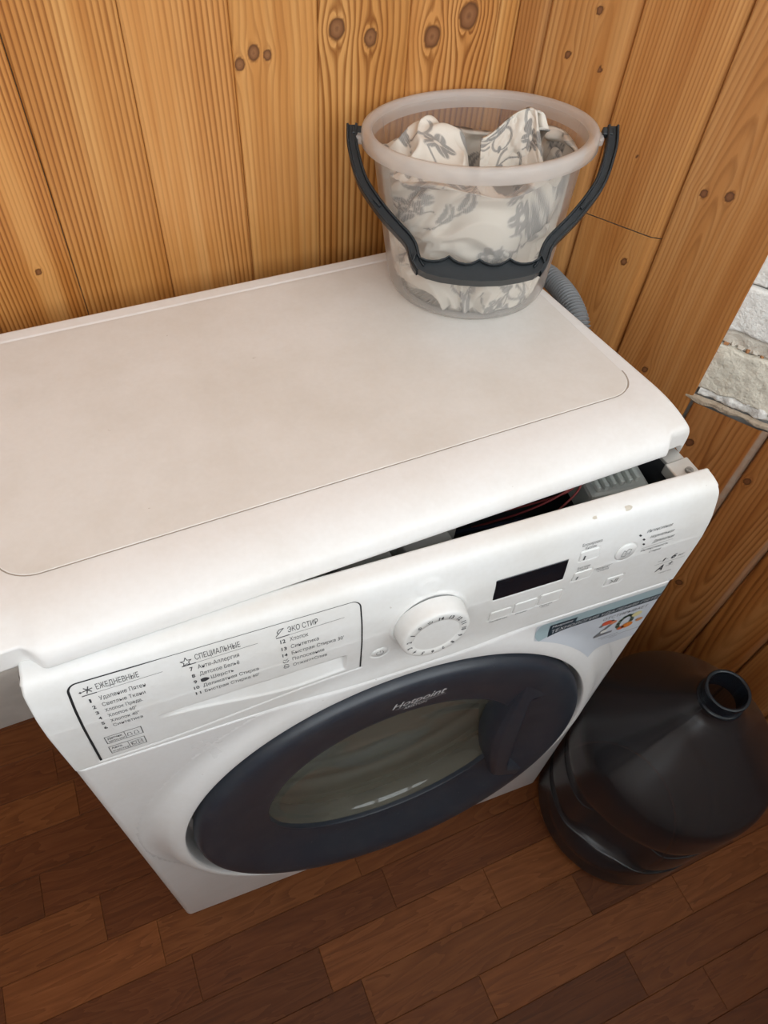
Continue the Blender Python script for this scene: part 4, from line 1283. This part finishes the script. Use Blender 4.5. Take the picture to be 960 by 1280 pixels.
rad = np.where(walls, rad - .0035 - .030 * np.clip(.82 - fd, 0, .6) - .004 * sm(.03, 0, hgt), rad)
for j in range(nt_):
    f = 1 - (j + 1) / nt_
    k = 14 + nw + j
    rad[:, k] = inner_r(te) * f * (.985)
    x, y = rad[:, k] * np.cos(th), rad[:, k] * np.sin(th)
    hump = .034 * np.exp(-(((x + .030) / .040) ** 2 + ((y - .022) / .034) ** 2)) + .020 * np.exp(-(((x + .058) / .028) ** 2 + ((y + .012) / .030) ** 2)) + .010 * np.exp(-(((x + .005) / .03) ** 2 + ((y + .035) / .02) ** 2)) - .062 * sm(-.014, .004, x * .908 - y * .42) * sm(-.062, -.048, x * .42 + y * .908)
    fo = fold(x * 20 + 1.0 * fbm(x * 12, y * 12, 3., 2, 4), y * 20, 2.2, 33)
    mixf = sm(1.0, .82, np.full_like(x, f))
    hgt[:, k] = te * (1 - .12 * (1 - f)) + mixf * (hump + .016 * (fo - .72)) + (1 - mixf) * 0
    rad[:, k] -= 0
PC = bucket_pt(Tm, np.maximum(rad, .0002), hgt)
arcj = np.concatenate([np.zeros((len(th), 1)), np.cumsum(np.linalg.norm(np.diff(PC, axis=1), axis=2), axis=1)], 1)
ca = np.where(Jm < 14 + nw, Tm * .088, PC[..., 0] * 1.1 + .3 + 0 * Tm)
cb = np.where(Jm < 14 + nw, hgt * 1.15 + .25, PC[..., 1] * 1.1)
pa = np.where(Jm < 14 + nw, leaf_field(ca, cb, motifs(120, (.56, .42), 3, .0150) ), leaf_field(PC[..., 0] - .38 + (hgt - .12) * .6, PC[..., 1] - .24, motifs(62, (.24, .24), 19, .0150)))
ob = grid_ob('floral_cloth', PC, CLOTH, None, wrap_u=True, attrs={'print': pa})
ob['label'] = 'crumpled off-white cloth with grey floral print, heaped up in the left of the bucket'
ob['category'] = 'cloth'
ob['group'] = 'printed cloths in the bucket'
# second piece: a folded end standing up on the right, rolled so that its hollow shows
nu_, nv_ = 130, 90
Su, Sv = np.meshgrid(np.linspace(0, 1, nu_), np.linspace(0, 1, nv_), indexing='ij')
CR = np.array([math.cos(yaw), -math.sin(yaw), 0.])      # horizontal, across the bucket as it stands in the corner
CD = np.array([math.sin(yaw), math.cos(yaw), 0.])
a1 = .006 + .066 * Su
lift = .020 + .027 * sm(0, .72, Su) * (1 - .50 * sm(.84, 1.0, Su) ** 1.5)
prof_h = .1120 + Sv * (.0080 + lift)
fwd = -.013 + .026 * Sv ** 1.3 + .012 * np.sin(Su * 3.1) - .030 * sm(.62, 1, Su) * (1 - Sv) ** 1.0
a1 = a1 - .010 * Sv * sm(.7, 1., Su)
cB = B0 + BTOP * 0
def cloth2(a, d, h): return B0 + CR * a[..., None] + CD * d[..., None] + BTOP * h[..., None] + np.array([0, .002, 0])
fz = .0030 * (fold(Su * 5, Sv * 4, 1., 51) - .7) + .003 * np.sin(Su * 14 + Sv * 5) * (1 - Sv)
P1 = cloth2(a1, fwd + fz, prof_h)
# over the top edge and down the back, leaving a pocket
bk_h = .1000 + (1 - Sv) * (.020 + lift) - .0
P2 = cloth2(a1 + .004 * Sv, (-.020 + .030 + .012 * np.sin(Su * 3.1)) + .026 * np.sin(Sv * np.pi * .62) * sm(0, .35, Su) + .002 * Sv, .1120 + (1 - Sv ** 1.25) * (.0080 + lift))
PP = np.concatenate([P1, P2[:, 1:]], 1)
pa2 = leaf_field(np.concatenate([Su * .095, Su[:, 1:] * .095], 1), np.concatenate([Sv * .075, .075 + Sv[:, 1:] * .075], 1), motifs(16, (.1, .15), 27, .0150))
edge = np.concatenate([np.zeros_like(Su), np.zeros_like(Su[:, 1:])], 1)
ob2 = grid_ob('floral_cloth', PP, CLOTH, None, attrs={'print': pa2})
sol = ob2.modifiers.new('hem', 'SOLIDIFY'); sol.thickness = .0016; sol.offset = 0
ob2['label'] = 'folded end of grey-flowered cloth standing up in the right of the bucket'
ob2['category'] = 'cloth'
ob2['group'] = 'printed cloths in the bucket'

# ---------------------------------------------------------------- water-cooler bottle on the floor
wb = empty('water_bottle', (.7204, -.0762, 0), 'large smoky dark plastic water bottle standing open on the floor beside the washing machine', 'bottle')
WC = np.array([.7204, -.0762, 0])
bp = [(.0001, .018), (.05, .016), (.085, .010), (.104, .001), (.118, .0006), (.1275, .006), (.1325, .016), (.1338, .030), (.1338, .098), (.1320, .104), (.1285, .109), (.1270, .116), (.1285, .123), (.1320, .128), (.1338, .134), (.1338, .196), (.1322, .203), (.1300, .210), (.1292, .217), (.1305, .224), (.1345, .232),
      (.1372, .244), (.1382, .262), (.1382, .296), (.1376, .311), (.1352, .324), (.1300, .3350), (.1200, .3470), (.1060, .3620), (.0900, .3790), (.0740, .3960), (.0590, .4130), (.0460, .4290), (.0370, .4390), (.0315, .4450), (.0285, .4500), (.0268, .4560)]
bp = smooth_path(np.c_[bp, np.zeros(len(bp))], 190)[:, :2]
LP = lathe_pts(bp, WC, (0, 0, 1.), (1., 0, 0), (0, 1., 0), 144)
# a grip hollow is moulded into the left of the wall, facing the machine's door
angl = np.linspace(0, 2 * np.pi, 144, endpoint=False)
ang0 = math.radians(215)
da = (angl - ang0 + np.pi) % (2 * np.pi) - np.pi
zz = LP[..., 2]
hol = np.exp(-(da[:, None] / .40) ** 4) * np.exp(-((zz - .165) / .060) ** 4)
rr2 = np.hypot(LP[..., 0] - WC[0], LP[..., 1] - WC[1])
fac = 1 - .030 * hol / np.maximum(rr2, .02)
# two mould seams run up the shoulder
seam = .0012 * np.exp(-(((angl - math.radians(188) + np.pi) % (2 * np.pi) - np.pi) / .03) ** 2)[:, None] * (zz > .33)
LP[..., 0] = WC[0] + (LP[..., 0] - WC[0]) * (fac + seam / np.maximum(rr2, .02)); LP[..., 1] = WC[1] + (LP[..., 1] - WC[1]) * (fac + seam / np.maximum(rr2, .02))
grid_ob('bottle_body', LP, SMOKED, wb, wrap_u=True)
npf = [(.0268, .4555), (.0268, .4590), (.0292, .4600), (.0302, .4615), (.0302, .4640), (.0288, .4655), (.0270, .4665), (.0268, .4760), (.0272, .4800), (.0283, .4815), (.0287, .4840), (.0283, .4862), (.0268, .4870), (.0248, .4866), (.0240, .4845), (.0236, .470), (.0236, .452)]
npf = smooth_path(np.c_[npf, np.zeros(len(npf))], 90)[:, :2]
grid_ob('bottle_neck', lathe_pts(npf, WC, (0, 0, 1.), (1., 0, 0), (0, 1., 0), 72), SMOKED_NECK, wb, wrap_u=True)
